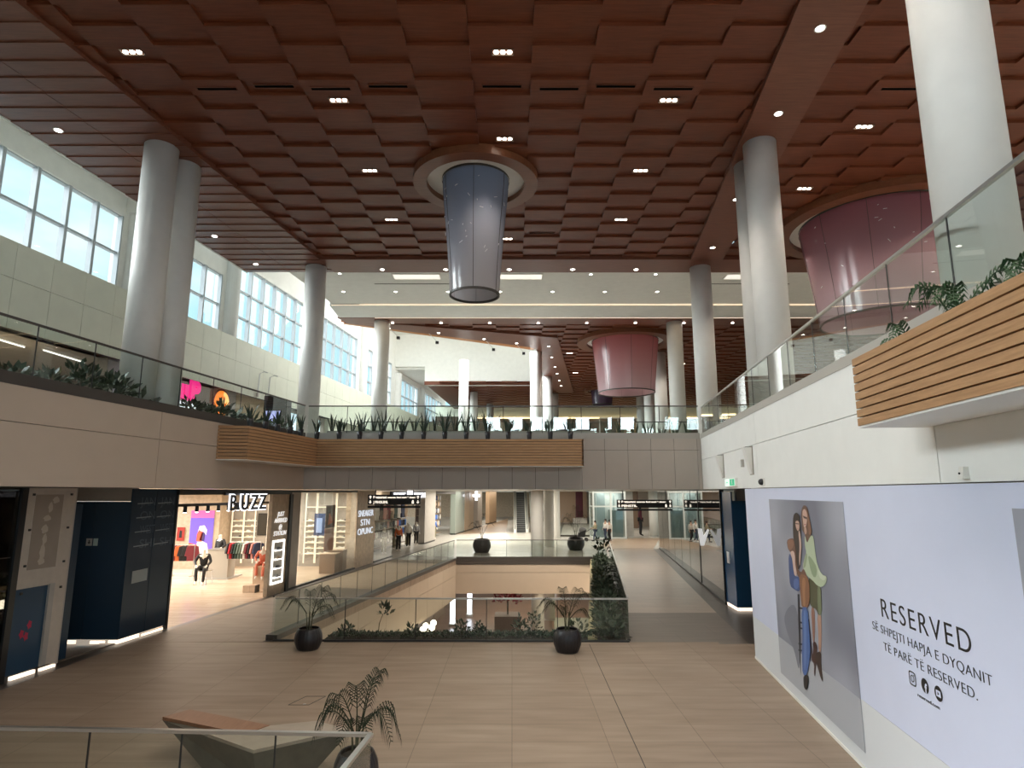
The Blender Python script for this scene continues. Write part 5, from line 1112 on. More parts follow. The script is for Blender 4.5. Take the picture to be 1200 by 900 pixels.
# figures
def skin_mesh(name, nodes, edges, m, sub=1):
    me = bpy.data.meshes.new(name); me.from_pydata([n[0] for n in nodes], edges, [])
    ob = bpy.data.objects.new(name, me); COL.objects.link(ob)
    md = ob.modifiers.new('skin', 'SKIN'); md.use_smooth_shade = True
    for i, n in enumerate(nodes):
        v = me.skin_vertices[0].data[i]; r = n[1]; v.radius = r if isinstance(r, tuple) else (r, r); v.use_root = i == 0
    ss = ob.modifiers.new('sub', 'SUBSURF'); ss.levels = sub; ss.render_levels = sub
    dg = bpy.context.evaluated_depsgraph_get(); out = bpy.data.meshes.new_from_object(ob.evaluated_get(dg)); bpy.data.objects.remove(ob, do_unlink=True)
    out.materials.clear(); out.materials.append(m)
    for p in out.polygons: p.use_smooth = True
    q = bpy.data.objects.new(name, out); COL.objects.link(q); return q
def figure(kind, loc, rz, label, cat, group, pose, skin, top, trousers, hair=None, H=1.72, shoes=None, sleeves=True):
    """pose: joint positions in metres for a 1.72 m body facing -Y; one continuous skinned body with clothes as children"""
    o = empty(kind, loc, label, cat, group, rz=rz); f = H / 1.72; o.scale = (f, f, f)
    J = dict(pel=(0, 0, .95), bel=(0, .0, 1.10), chs=(0, .01, 1.32), nck=(0, .0, 1.48), hd0=(0, -.01, 1.55), hd1=(0, -.02, 1.66))
    for s, n in ((-1, 'l'), (1, 'r')):
        J.update({'hip' + n: (.09 * s, 0, .92), 'kne' + n: (.10 * s, -.02, .50), 'ank' + n: (.10 * s, .02, .09), 'toe' + n: (.11 * s, -.14, .03),
                  'sho' + n: (.18 * s, .01, 1.41), 'elb' + n: (.23 * s, .03, 1.14), 'wri' + n: (.24 * s, -.06, .90)})
    J.update(pose)
    nm, nodes, edges = {}, [], []
    def add(k, r): nm[k] = len(nodes); nodes.append((J[k], r))
    add('pel', (.135, .10)); add('bel', (.12, .095)); add('chs', (.15, .105)); add('nck', .052); add('hd0', (.062, .075)); add('hd1', (.070, .085))
    for a, b in (('pel', 'bel'), ('bel', 'chs'), ('chs', 'nck'), ('nck', 'hd0'), ('hd0', 'hd1')): edges.append((nm[a], nm[b]))
    for n in 'lr':
        add('hip' + n, .085); add('kne' + n, .056); add('ank' + n, .040); add('toe' + n, .034); add('sho' + n, .055); add('elb' + n, .040); add('wri' + n, .028)
        for a, b in (('pel', 'hip' + n), ('hip' + n, 'kne' + n), ('kne' + n, 'ank' + n), ('ank' + n, 'toe' + n), ('chs', 'sho' + n), ('sho' + n, 'elb' + n), ('elb' + n, 'wri' + n)): edges.append((nm[a], nm[b]))
        w = Vector(J['wri' + n]); d = (w - Vector(J['elb' + n])).normalized(); side = Vector((1, 0, 0)); pv = w + d * .08
        nodes.append((tuple(pv), .030)); pi = len(nodes) - 1; edges.append((nm['wri' + n], pi))
        for fi, (sx, ln) in enumerate(((-.03, .065), (-.01, .078), (.01, .074), (.03, .058))):
            nodes.append((tuple(pv + side * sx + d * ln * .5), .0095)); nodes.append((tuple(pv + side * sx * 1.1 + d * ln + Vector((0, -.012, 0))), .008)); edges += [(pi, len(nodes) - 2), (len(nodes) - 2, len(nodes) - 1)]
        th = (-1 if n == 'r' else 1) * .04
        nodes.append((tuple(w + d * .035 + Vector((th, -.02, 0))), .010)); nodes.append((tuple(w + d * .075 + Vector((th * 1.4, -.03, 0))), .009)); edges += [(nm['wri' + n], len(nodes) - 2), (len(nodes) - 2, len(nodes) - 1)]
    b = skin_mesh('body', nodes, edges, skin); b.parent = o
    def garment(name, keys, rad, es, m):
        q = skin_mesh(name, [(J[k], r) for k, r in zip(keys, rad)], es, m); q.parent = o; return q
    tk = ['chs', 'bel', 'pel', 'shol', 'elbl', 'wril', 'shor', 'elbr', 'wrir']
    garment('top', tk, [(.165, .125), (.145, .118), (.155, .122), .072, .056, .042, .072, .056, .042], [(0, 1), (1, 2), (0, 3), (3, 4), (4, 5), (0, 6), (6, 7), (7, 8)], top)
    garment('trousers', ['pel', 'hipl', 'knel', 'ankl', 'hipr', 'kner', 'ankr'], [(.145, .112), .100, .072, .058, .100, .072, .058], [(0, 1), (1, 2), (2, 3), (0, 4), (4, 5), (5, 6)], trousers)
    if shoes:
        for n in 'lr':
            a, t = Vector(J['ank' + n]), Vector(J['toe' + n]); mb = MB(); mb.bar((a.x, a.y + .05, t.z + .012), (t.x, t.y - .04, t.z + .006), .085, .07); mb.build('shoe', shoes, o)
    if hair:
        h = Vector(J['hd1']); mb = MB(); mb.ball((h.x, h.y + .02, h.z + .025), .088, .105, .095, 14, 10)
        mb.tube([(h.x, h.y + .06, h.z + .02), (h.x, h.y + .085, h.z - .10), (h.x, h.y + .07, h.z - .2)], .05, 8, r1=.03); mb.build('hair', hair, o, smooth=True)
        fm = MB(); fm.ball((h.x, h.y - .092, h.z - .015), .014, .02, .02, 8, 6); fm.build('nose', skin, o)
        e = MB(); e.ball((h.x - .03, h.y - .085, h.z + .01), .009, n=6, m=5).ball((h.x + .03, h.y - .085, h.z + .01), .009, n=6, m=5); e.build('eyes', M['black_ink'], o)
        mo = MB(); mo.box(h.x - .022, h.x + .022, h.y - .092, h.y - .08, h.z - .058, h.z - .05); mo.build('mouth', mat('lips', (.35, .1, .09), .5), o)
    return o
skin1 = mat('skin_tone', (.52, .33, .24), .5); skinm = mat('white_mannequin', (.75, .70, .62), .35); blackc = mat('black_cloth', (.012, .012, .013), .8); darkh = mat('dark_hair', (.02, .014, .01), .5)
pinkc = mat('salmon_cloth', (.62, .18, .11), .8); whitec = mat('white_cloth', (.75, .73, .70), .8); khaki = mat('khaki_cloth', (.30, .27, .17), .8); jeans = mat('dark_jeans', (.03, .045, .085), .8)
sit = dict(pel=(0, .05, .62), bel=(0, .05, .78), chs=(0, .02, 1.0), nck=(0, 0, 1.16), hd0=(0, -.02, 1.23), hd1=(0, -.03, 1.34), hipl=(-.1, .02, .60), hipr=(.1, .02, .60), knel=(-.16, -.42, .62), kner=(.14, -.44, .60), ankl=(-.14, -.38, .13), ankr=(.12, -.46, .10), toel=(-.15, -.54, .05), toer=(.13, -.62, .03),
           shol=(-.18, .02, 1.09), shor=(.18, .02, 1.09), elbl=(-.30, -.02, .86), elbr=(.28, -.05, .84), wril=(-.2, -.28, .72), wrir=(.18, -.28, .70))
figure('mannequin', (-14.1, 29.3, 0), .25, 'seated white mannequin in a black coat on a metal stool, front of the sneaker shop', 'mannequin', 'mannequins in the sneaker shop', sit, skinm, blackc, blackc, H=2.0)
o = empty('metal_stool', (-14.1, 29.35, 0), 'metal stool under the seated mannequin in the black coat', 'stool')
mb = MB(); mb.box(-.3, .3, -.28, .3, .56, .60); mb.build('seat', M['steel'], o)
for sx in (-1, 1):
    for sy in (-1, 1): MB().tube([(.26 * sx, .25 * sy, .56), (.30 * sx, .29 * sy, 0)], .018, 6).build('leg', M['steel'], o)
figure('mannequin', (-14.6, 31.9, .15), -.3, 'standing white mannequin in a long black coat behind the seated one', 'mannequin', 'mannequins in the sneaker shop', dict(elbr=(.34, -.05, 1.2), wrir=(.3, -.25, 1.1)), skinm, blackc, blackc, H=1.95)
o = empty('mesh_plinth', (-14.15, 31.2, 0), 'wire mesh display cube beside the standing black coated mannequin', 'display plinth')
MB().box(-.5, .5, -.4, .4, .02, 1.35).build('mesh_sides', mat('grey_mesh', (.40, .37, .32), .5), o); MB().box(-.52, .52, -.42, .42, 1.35, 1.4).build('top', M['steel'], o)
MB().box(-.6, .6, -.5, 1.1, 0, .06).build('base', M['conc'], o)
PB_Y = 28.2
o = empty('display_plinth', (-10.66, PB_Y, 0), 'timber display plinth under the salmon pink mannequins', 'display plinth')
MB().box(-.52, .52, -.45, .5, 0, .92).build('case', M['floor_s'], o); MB().box(-.54, .54, -.48, .53, .92, .96).build('top', mat('plinth_top', (.6, .45, .32), .5), o)
sit2 = {k: (v[0], v[1], v[2] - .55) if k not in ('ankl', 'ankr', 'toel', 'toer') else (v[0], v[1] - .12, v[2] - .62) for k, v in sit.items()}
sit2.update(ankl=(-.14, -.5, -.42), ankr=(.12, -.55, -.45), toel=(-.15, -.64, -.5), toer=(.13, -.7, -.53))
figure('mannequin', (-10.98, PB_Y, .96), .2, 'left salmon pink dressed mannequin seated on the timber plinth', 'mannequin', 'salmon mannequins', sit2, skinm, pinkc, pinkc, H=1.75)
figure('mannequin', (-10.45, PB_Y - .02, .96), -.35, 'right salmon pink dressed mannequin seated on the timber plinth', 'mannequin', 'salmon mannequins', sit2, skinm, pinkc, pinkc, H=1.65)
# garments on rails
def garment_mesh(col, k):
    mb = MB(); w, h, t = .26, .75, .05
    pr = [(-.05, 0), (-w, -.06), (-w - .08, -.5), (-w + .02, -.52), (-w + .03, -h), (w - .03, -h), (w - .02, -.52), (w + .08, -.5), (w, -.06), (.05, 0), (0, -.04)]
    n = len(pr); vs = [(x, -t, z) for x, z in pr] + [(x, t, z) for x, z in pr]
    mb.add(vs, [tuple(range(n)), tuple(range(2 * n - 1, n - 1, -1))] + [(i, n + i, n + (i + 1) % n, (i + 1) % n) for i in range(n)])
    return mb.data('garment', mat('garment_%d' % k, col, .8))
GC = [('black', (.015, .015, .017)), ('red', (.45, .02, .03)), ('dark green', (.03, .06, .045)), ('grey green', (.12, .16, .13)), ('white', (.7, .66, .6)), ('maroon', (.16, .02, .03)), ('pink', (.6, .25, .22)), ('navy', (.03, .04, .09)), ('tan', (.42, .3, .2)), ('orange', (.6, .14, .04)), ('blue', (.05, .15, .5)), ('grey', (.3, .3, .31))]
GM = [garment_mesh(c, i) for i, (n, c) in enumerate(GC)]
def garment(loc, k, label, group, rz=0.0, s=1.0):
    q = bpy.data.objects.new('garment', GM[k]); COL.objects.link(q); q.location = loc; q.rotation_euler.z = rz; q.scale = (s, s, s); return tag(q, label, 'clothes', group)
def rail_rack(x, y, L, h, label):
    o = empty('clothes_rail', (x, y, 0), label, 'clothes rail', 'clothes rails')
    MB().tube([(0, 0, h), (L, 0, h)], .02, 6).build('rail', M['steel'], o)
    for u in (0.0, L): MB().tube([(u, 0, 0), (u, 0, h)], .02, 6).build('upright', M['steel'], o); MB().box(u - .02, u + .02, -.3, .3, 0, .03).build('foot', M['steel'], o)
rail_rack(-13.7, 31.0, 1.5, 1.72, 'clothes rail of dark jackets in the middle of the sneaker shop')
for i, k in enumerate((0, 1, 0, 2, 3, 3, 4, 5, 0, 6, 7)): garment((-13.6 + .13 * i, 31.0, 1.70), k, '%s jacket on the middle clothes rail, %s from the left' % (GC[k][0], ORD[i + 1]), 'jackets on the middle rail', 1.0, 1.0)
rail_rack(-17.0, 32.0, 1.1, 1.5, 'white clothes rail at the left side of the sneaker shop')
for i, k in enumerate((9, 5, 9, 0, 0, 5)): garment((-16.95 + .19 * i, 32.0, 1.48), k, '%s garment on the left clothes rail, %s from the left' % (GC[k][0], ORD[i + 1]), 'garments on the left rail', .6)
for i, (x, y, l) in enumerate(((-10.9, 27.0, 'left'), (-10.42, 28.35, 'right'))):
    o = empty('display_block', (x, y, 0), 'low timber display block on the shop floor near the pier, %s one' % l, 'display block', 'timber display blocks')
    MB().box(-.28, .22, -.2, .2, 0, .28).build('block', M['floor_s'], o); MB().box(.22, .26, -.2, .2, 0, .28).build('dark_side', M['gap'], o)
# shop windows beyond the pier
o = empty('shop_window', lw(-13.1, 27.4, 0), 'tall display window of the sneaker shop right of the black post', 'shop window')
child(MB().wbox(-13.14, -13.12, 28.5, 35.0, .06, 4.1), 'glass_pane', M['shopg'], o)
child(MB().wbox(-13.2, -13.06, 27.4, 35.05, 0, .06).wbox(-13.2, -13.06, 38.05, 41.6, 0, .06).wbox(-13.2, -13.06, 27.4, 35, 4.1, ZF), 'frame', M['black'], o)
child(MB().wbox(-13.2, -13.1, 27.42, 28.3, .06, 4.1), 'grey_pier', M['conc'], o)
child(MB().wbox(-13.13, -13.11, 38.1, 41.5, .06, 3.0), 'glass_pane', M['shopg'], o)
o = empty('window_hanging', lw(-13.6, 32.3, 1.0), 'tall brown and pink hanging print in the display window', 'print')
child(MB().wbox(-13.62, -13.6, 32.25, 33.4, 2.3, 3.45), 'upper_print', mat('brown_print', (.12, .06, .045), .6), o)
child(MB().wbox(-13.62, -13.6, 32.2, 33.3, 1.15, 2.28), 'lower_print', mat('pink_print', (.55, .30, .24), .6), o)
poly2d('printed_shoe', [(.0, 0), (.55, .1), (.5, .3), (.25, .55), (.1, .6)], mat('orange_print', (.65, .16, .06), .6), o, basis(lw(-13.6, 32.5, 2.45, .01), UL), .002)
for i, (Y, h) in enumerate(((33.3, .95), (34.3, 1.05))):
    o = empty('display_plinth', lw(-13.75, Y, 0), 'brown plinth in the display window, %s of two' % ORD[i + 1], 'display plinth', 'brown window plinths')
    MB().box(-.4, .4, -.4, .4, 0, h).build('case', mat('brown_plinth', (.30, .22, .16), .5), o); MB().box(-.42, .42, -.42, .42, h, h + .03).build('top', M['trav'], o)
o = empty('sign_pier', lw(-13.1, 35.2, 0), 'travertine pier with pale blue lettering at the corner of the sneaker shop', 'pier')
child(MB().wbox(-13.7, -13.1, 35.1, 38.0, 0, ZF), 'pier', M['trav'], o)
gl = mat('pale_blue_letter', (.7, .76, .85), .4, emit=(.75, .85, 1), estr=.8)
for s, z, u in (('SNEAKER', 2.75, .2), ('STN', 2.25, .6), ('OPUNC', 1.75, .2)): text('lettering', s, .5, gl, o, basis(lw(-13.1, 35.1 + u, z, .02), UL), .01, -.004, width=2.4 if len(s) > 3 else 1.4)
o = empty('hanging_print', (-10.65, 35.1, 1.75), 'dark blue print hanging among the shoes in the display window', 'print')
child(MB().box(-10.95, -10.35, 35.1, 35.14, 1.75, 2.95), 'print', mat('navy_print', (.02, .04, .12), .5), o)
child(MB().box(-10.82, -10.5, 35.08, 35.1, 1.9, 2.7), 'printed_figure', mat('pale_blue_print', (.25, .35, .6), .5), o)
child(MB().tube([(-10.85, 35.12, 2.95), (-10.85, 35.12, 4.22)], .008, 4).tube([(-10.45, 35.12, 2.95), (-10.45, 35.12, 4.22)], .008, 4), 'wire', M['steel'], o)

# ================================================================ FAR GROUND FLOOR
struct(MB().wbox(-22, -21.8, 39, 72, 0, ZF), 'wall_left', M['trav'])
struct(MB().box(-30, 40, 108, 108.3, 0, ZF), 'wall_back', M['trav'])
struct(MB().prism([(10.2, 78), (40, 78), (40, 78.3), (10.2, 78.3)], 0, ZF).prism([(3.6, 92), (10.2, 86), (10.2, 86.3), (3.8, 92.3)], 0, ZF), 'wall_back', mat('tan_wall', (.42, .32, .24), .5))
struct(MB().prism([(-30, 74), (40, 74), (40, 110), (-30, 110)], ZF + .02, ZF + .3), 'ceiling', M['white'])
for x, y, sx, sy, e in ((-12.5, 47, 5, 10, 700), (-11, 60, 5, 10, 600), (-2, 58, 8, 14, 1700), (1.7, 36.0, 6, 3, 420), (8.9, 58.3, 2.2, 1.6, 90), (16.9, 58.3, 2.2, 1.6, 90), (-3.0, 84, 5, 20, 900), (10, 52, 8, 10, 500), (15, 66, 10, 8, 260), (6, 70, 6, 20, 500), (7.6, 33, 2.6, 18, 60)):
    area('unseen_ceiling_lamp', (x, y, ZF - .03), sx, sy, e, (1, .93, .82))  # unseen lamps; those by the columns and in the lifts added to brighten them
def wpt(Y, X0=-13.6): return wx(X0, Y)
def cladding(name, label, cat, a, b, m, X0=-13.6, z0=0, z1=ZF, th=.5, frame=None):
    o = empty(name, lw(X0, a, 0), label, cat); child(MB().wbox(X0 - th, X0, a, b, z0, z1), 'face', m, o)
    child(MB().wbox(X0 - th - .01, X0 + .012, a, b, z0, z0 + .12), 'skirting', M['gap'], o); return o
# store with the crest sign
o = empty('shop_sign', lw(-13.6, 42.6, 3.6), 'black PORT VISION shop sign with a white crest in the middle', 'sign')
child(MB().wbox(-13.7, -13.55, 42.5, 51.0, 3.62, 4.16), 'panel', M['black'], o)
for s, u, w in (('PORT', .3, 2.6), ('VISION', 4.9, 3.4)): text('lettering', s, .5, wm, o, basis(lw(-13.55, 42.6 + u, 3.72, .02), UL), .02, .02, width=w)
CB = basis(lw(-13.55, 45.9, 3.45, .03), UL)
poly2d('crest', [(0, .25), (0, .85), (1.35, .85), (1.35, .25), (.95, .02), (.4, .02)], wm, o, CB, .03)
poly2d('crest_mark', [(.3, .55), (.55, .35), (.8, .35), (1.1, .6), (.8, .45), (.6, .45)], M['black_ink'], o, CB @ Matrix.Translation((0, 0, .035)), .005)
cladding('shop_pier', 'square pale pier right of the crest sign', 'pier', 51.2, 54.6, M['conc'])
cladding('shop_pier', 'grey green glass clad pier beyond the dark sport shop', 'pier', 62.5, 67.0, mat('grey_green_glass', (.24, .28, .25), .15))
struct(MB().wbox(-13.75, -13.6, 54.6, 62.5, 3.95, ZF), 'wall_left', M['gap'])
for i, (Y0, Y1) in enumerate(((42.8, 46.6), (47.0, 50.8), (55.0, 58.4), (58.8, 62.2))):
    o = empty('shelf_unit', lw(-16.2, Y0, 0), 'merchandise shelving in the sport shop, %s bay from the left' % ORD[i + 1], 'shelf unit', 'sport shop shelving')
    sh = MB()
    for z in (.3, .9, 1.5, 2.1, 2.7, 3.3): sh.wbox(-15.4, -14.9, Y0, Y1, z - .04, z)
    child(sh, 'shelves', mat('brown_shelf', (.22, .15, .10), .5), o); child(MB().wbox(-15.45, -15.4, Y0, Y1, 0, 3.9), 'back_panel', mat('shelf_back', (.12, .09, .07), .6), o)
    for r_, z in enumerate((.9, 1.5, 2.1, 2.7, 3.3)):
        for k in range(8):
            Y = Y0 + .2 + (Y1 - Y0 - .4) * k / 7
            garment((wx(-15.0, Y), Y, z + .5), random.choice((0, 3, 4, 6, 7, 8, 11, 10, 4, 8)), 'folded item on the crowded shelves of the sport shop', 'items on the sport shop shelves', PI / 2 - ANG, .6)
for i, (X0, Y, k) in enumerate(((-14.2, 43.2, 0), (-13.9, 45.4, 9), (-14.5, 46.6, 3), (-14.0, 48.2, 4), (-14.5, 49.6, 8), (-14.1, 50.6, 11), (-14.3, 57.0, 10))):
    figure('mannequin', (wx(X0, Y), Y, 0), .6, 'sport shop mannequin, %s from the left, in a %s top' % (ORD[i + 1], GC[k][0]), 'mannequin', 'sport shop mannequins', {}, skinm, mat('garment_%d' % k, (0, 0, 0)), blackc if i % 2 else khaki, H=1.85)
for i, (Y, k) in enumerate(((43.0, 4), (43.8, 0), (44.6, 6), (45.4, 5), (46.2, 8), (47.0, 2), (47.8, 4), (48.8, 7), (49.6, 8))):
    garment((wx(-14.7, Y), Y, 3.2), k, 'hung %s top high in the sport shop, %s from the left' % (GC[k][0], ORD[i + 1]), 'hung tops in the sport shop', PI / 2 - ANG, 1.3)
# wooden fronts, pharmacy cross, distant shop
o = empty('pharmacy_cross', lw(-13.1, 71.0, 3.75), 'glowing white pharmacy cross hanging over the shopfront', 'sign', rz=.0)
MB().box(-.42, .42, -.06, .06, -.14, .14).box(-.14, .14, -.06, .06, -.55, .55).build('cross', glow('white_cross', (.95, .95, 1), 3.0), o); MB().tube([(0, 0, .5), (0, 0, .9)], .02, 6).build('hanger', M['black'], o)
for i, (a, b, c, l) in enumerate(((67.2, 69.0, (.34, .25, .17), 'slatted timber'), (69.2, 72.0, (.38, .29, .2), 'plain timber'), (74.5, 77.5, (.30, .26, .22), 'grey square'), (83, 89, (.40, .27, .16), 'brown'))):
    cladding('shop_pier', l + ' pier among the distant shopfronts left of the escalator', 'pier', a, b, mat('pier_%d' % i, c, .5))
for i, (a, b) in enumerate(((72.2, 74.3), (78, 82.6))):
    o = empty('display_stand', lw(-15, a, 0), 'dim display of goods between distant piers, %s of two' % ORD[i + 1], 'display', 'distant displays')
    child(MB().wbox(-15.4, -15.0, a, b, 0, 3.6), 'back', mat('dim_display', (.10, .075, .06), .6), o)
    child(MB().wbox(-15, -14.7, a + .3, a + .8, 1.4, 3.0).wbox(-15, -14.7, a + 1.1, a + 1.5, .4, 2.2), 'goods', mat('cream_goods', (.55, .48, .4), .6), o)
fl([(wx(-13.6, 63), 63), (-.6, 66.5), (-.6, 100), (wx(-13.6, 100), 100)], M['floor_l'], 0.0, .005)

# escalators
def escalator(x, y, label):
    o = empty('escalator', (x, y, 0), label, 'escalator', 'escalators'); n = 20; W = 1.0; rise, run = .205, .355
    st = MB(); st.box(-W / 2, W / 2, -1.2, 0, -.1, .02)
    for i in range(n):
        st.box(-W / 2, W / 2, i * run, (i + 1) * run + .05, i * rise - .3, (i + 1) * rise, 0)
        st.box(-W / 2, W / 2, i * run - .008, i * run + .012, (i + 1) * rise - .03, (i + 1) * rise + .003, 1)
    st.build('steps', [mat('escalator_step', (.07, .075, .075), .45), mat('step_edge', (.30, .31, .31), .5)], o)
    for s in (-1, 1):
        xx = s * (W / 2 + .12); L = n * run; Hh = n * rise
        MB().hexa([(xx - .14, -1.3, -.05), (xx + .14, -1.3, -.05), (xx + .14, L, Hh - .5), (xx - .14, L, Hh - .5)], [(xx - .14, -1.3, .32), (xx + .14, -1.3, .32), (xx + .14, L, Hh + .42), (xx - .14, L, Hh + .42)]).build('side_panel', M['white'], o)
        MB().hexa([(xx - .015, -1.2, .3), (xx + .015, -1.2, .3), (xx + .015, L, Hh + .4), (xx - .015, L, Hh + .4)], [(xx - .015, -1.2, 1.0), (xx + .015, -1.2, 1.0), (xx + .015, L, Hh + 1.2), (xx - .015, L, Hh + 1.2)]).build('balustrade_glass', M['rail'], o)
        MB().tube([(xx, -1.25, .35), (xx, -1.5, .6), (xx, -1.4, .95), (xx, -1.1, 1.06), (xx, 0, 1.12), (xx, L, Hh + 1.22)], .045, 8).build('handrail', M['black'], o)
    return o
escalator(.95, 67.0, 'escalator going up with dark steps and pale sides, beyond the tall columns')
escalator(2.75, 67.0, 'second escalator half hidden behind the tall columns')

# glass lifts
def lift(x0, x1, y0, y1, label):
    o = empty('glass_lift', (x0, y0, 0), label, 'lift', 'glass lifts'); fr = MB(); W, D = x1 - x0, y1 - y0
    for u in (0, W * .55, W): fr.box(u - .07, u + .07, -.07, .07, 0, ZF)
    for u in (0, W): fr.box(u - .07, u + .07, D - .07, D + .07, 0, ZF)
    for z in (.08, 2.85, ZF - .1):
        fr.box(0, W, -.06, .06, z - .06, z + .06); fr.box(-.06, .06, 0, D, z - .06, z + .06); fr.box(W - .06, W + .06, 0, D, z - .06, z + .06)
    fr.build('frame', mat('pale_lift_frame', (.62, .66, .64), .4), o)
    g = mat('lift_glass_dummy', (1, 1, 1)); gg = glass('lift_glass', (.88, .93, .92), 1.55)
    for a, b in ((.08, W * .55 - .08), (W * .55 + .08, W - .08)): MB().box(a, b, -.012, .012, .14, ZF - .16).build('glass_pane', gg, o)
    MB().box(-.012, .012, .1, D - .1, .14, ZF - .16).build('glass_pane', gg, o)
    MB().box(.5, W * .55 - .3, D * .6, D * .65, 0, ZF).box(.25, .36, D * .5, D * .55, 0, ZF).box(W * .7, W * .74, D * .5, D * .55, 0, ZF).build('guide_rails', mat('lift_rail_grey', (.30, .36, .38), .4), o)
    MB().box(W * .58, W - .15, .4, D - .4, .1, 2.5).build('cabin', mat('lift_cabin', (.20, .24, .24), .3, metal=.3), o)
    MB().box(.1, W - .1, D - .12, D - .06, 0, ZF).build('rear_wall', mat('lift_rear', (.58, .62, .62), .4), o)
    return o
lift(7.35, 10.2, 57.0, 59.6, 'glass lift shaft with pale frame left of the right hanging sign')
lift(15.3, 18.3, 57.0, 59.6, 'glass lift shaft with pale frame right of the right hanging sign')
def front(name, label, cat, x0, x1, y, m, z0=0, z1=ZF): 
    o = empty(name, (x0, y, 0), label, cat); MB().box(0, x1 - x0, 0, .4, z0, z1).build('face', m, o); MB().box(0, x1 - x0, -.03, 0, z0, z0 + .12).build('plinth', M['conc'], o); return o
front('shop_pier', 'pale grey pier between the left lift and the dark red shop', 'pier', 10.3, 11.5, 60, M['conc'])
front('shop_pier', 'pale grey pier left of the right glass lift', 'pier', 14.35, 15.2, 60, M['conc'])
o = front('shop_window', 'dim red and brown shop window behind the right hanging sign', 'shop window', 11.5, 14.4, 72, mat('dim_red', (.14, .045, .035), .5))
MB().box(1.6, 2.8, -.1, 0, .1, ZF).build('timber_panel', mat('dim_timber', (.16, .10, .06), .5), o)
MB().ball((.4, -.6, 1.5), .55, .3, .5).build('round_display', M['black'], o); MB().box(0, 1.5, -1, -.5, 2.0, 2.5).build('counter', mat('brown_counter', (.30, .22, .13), .5), o)
o = front('maroon_pillar', 'slim maroon pillar on a white foot, seen right of the tall columns', 'pillar', 8.5, 9.45, 84, mat('maroon', (.10, .008, .025), .4), .7)
MB().box(-.4, 1.4, -.3, .5, 0, .7).build('white_foot', M['white'], o)
o = front('shop_window', 'warm orange and dark shop window left of the glass lift', 'shop window', 11.3, 12.6, 83, mat('dim_orange', (.30, .10, .03), .5))
MB().ball((.5, -.3, 2.1), .4, .2, .5).build('round_lamp', mat('lamp_cream', (.8, .6, .5), .5, emit=(1, .6, .4), estr=.6), o); MB().ball((.3, -.3, .9), .45, .3, .6).build('dark_plant', M['palm'], o)
o = empty('banner', (11.95, 60.5, 0), 'dark standing figure shaped display beside the red shop window', 'display')
figure('mannequin', (12.35, 61, 0), PI * .5, 'dark clothed mannequin beyond the right hanging sign', 'mannequin', None, {}, blackc, mat('dark_maroon_cloth', (.08, .01, .02), .8), blackc, H=2.9)
bpy.data.objects.remove(o)

# hanging direction signs
def hanging_sign(x, y, z, w, label, rows_):
    o = empty('hanging_sign', (x, y, z), label, 'sign', 'black hanging direction signs')
    MB().box(0, w, -.06, .06, .17, .62).build('board', M['black'], o); MB().box(0, w, -.05, .05, 0, .10).build('lower_bar', M['black'], o)
    for u in (.35, w - .35): MB().box(u - .02, u + .02, -.02, .02, .62, ZF - z + .02).build('hanger', M['black'], o); MB().box(u - .02, u + .02, -.02, .02, .1, .17).build('hanger', M['black'], o)
    lit = mat('warm_sign_letter', (.9, .85, .75), .4, emit=(1, .92, .78), estr=1.0)
    def tx(s, u, v, size, wd): 
        q = text('lettering', s, size, lit, None, Matrix.Identity(4), .004, .006, width=wd); q.parent = o; q.matrix_local = basis((u, -.066, v), (1, 0, 0))
    def ar(u, v, up):
        s = .075; pts = [(-s, 0), (0, s), (s, 0), (s * .35, 0), (s * .35, -s), (-s * .35, -s), (-s * .35, 0)]
        if not up: pts = [(x_, -y_) for x_, y_ in pts][::-1]
        lp('arrow', pts, lit, o, basis((u, -.062, v), (1, 0, 0)), .004)
    f = w / 2.5
    ar(.12, .51, True); tx('Restaurant', .26, .45, .16, .64 * f); tx('restorante', .26 + .68 * f, .46, .10, .38 * f); tx('food court & cinema', .26 + 1.10 * f, .46, .11, .92 * f); ar(w - .12, .51, True)
    ar(.12, .28, False); tx(rows_, .26, .22, .16, .7 * f); ar(w - .12, .28, False)
    lp('restroom_symbol', [(-.05, -.08), (.05, -.08), (.05, .02), (.025, .09), (-.025, .09), (-.05, .02)], lit, o, basis((w - .36, -.062, .28), (1, 0, 0)), .004)
    return o
hanging_sign(-6.85, 30.0, 3.37, 2.5, 'black hanging direction sign on the left, in front of the crest shop', 'J PINGUINI.')
hanging_sign(5.98, 36.0, 3.07, 3.15, 'black hanging direction sign on the right, between the glass lifts', 'PENSTIL')

# people
figure('person', (7.15, 54.5, 0), -1.2, 'person in a beige top and dark trousers walking left behind a pushchair', 'person', 'people walking far off', dict(elbl=(-.2, -.08, 1.12), wril=(-.15, -.34, 1.1), elbr=(.2, -.08, 1.12), wrir=(.15, -.34, 1.1), kner=(.1, -.2, .52), ankr=(.1, -.22, .1), toer=(.1, -.38, .04), anklx=(0, 0, 0), ankl=(-.1, .3, .14), toel=(-.1, .2, .03)), skin1, khaki, jeans, darkh, 1.68, blackc)
figure('person', (8.05, 54.6, 0), -.9, 'person in a white top and dark jeans walking by the glass lift', 'person', 'people walking far off', dict(kner=(.1, -.16, .52), ankr=(.1, -.2, .1), toer=(.1, -.36, .04), ankl=(-.1, .26, .12), toel=(-.1, .15, .03), elbl=(-.26, .08, 1.16), wril=(-.2, -.1, .98)), skin1, whitec, jeans, darkh, 1.8, whitec)
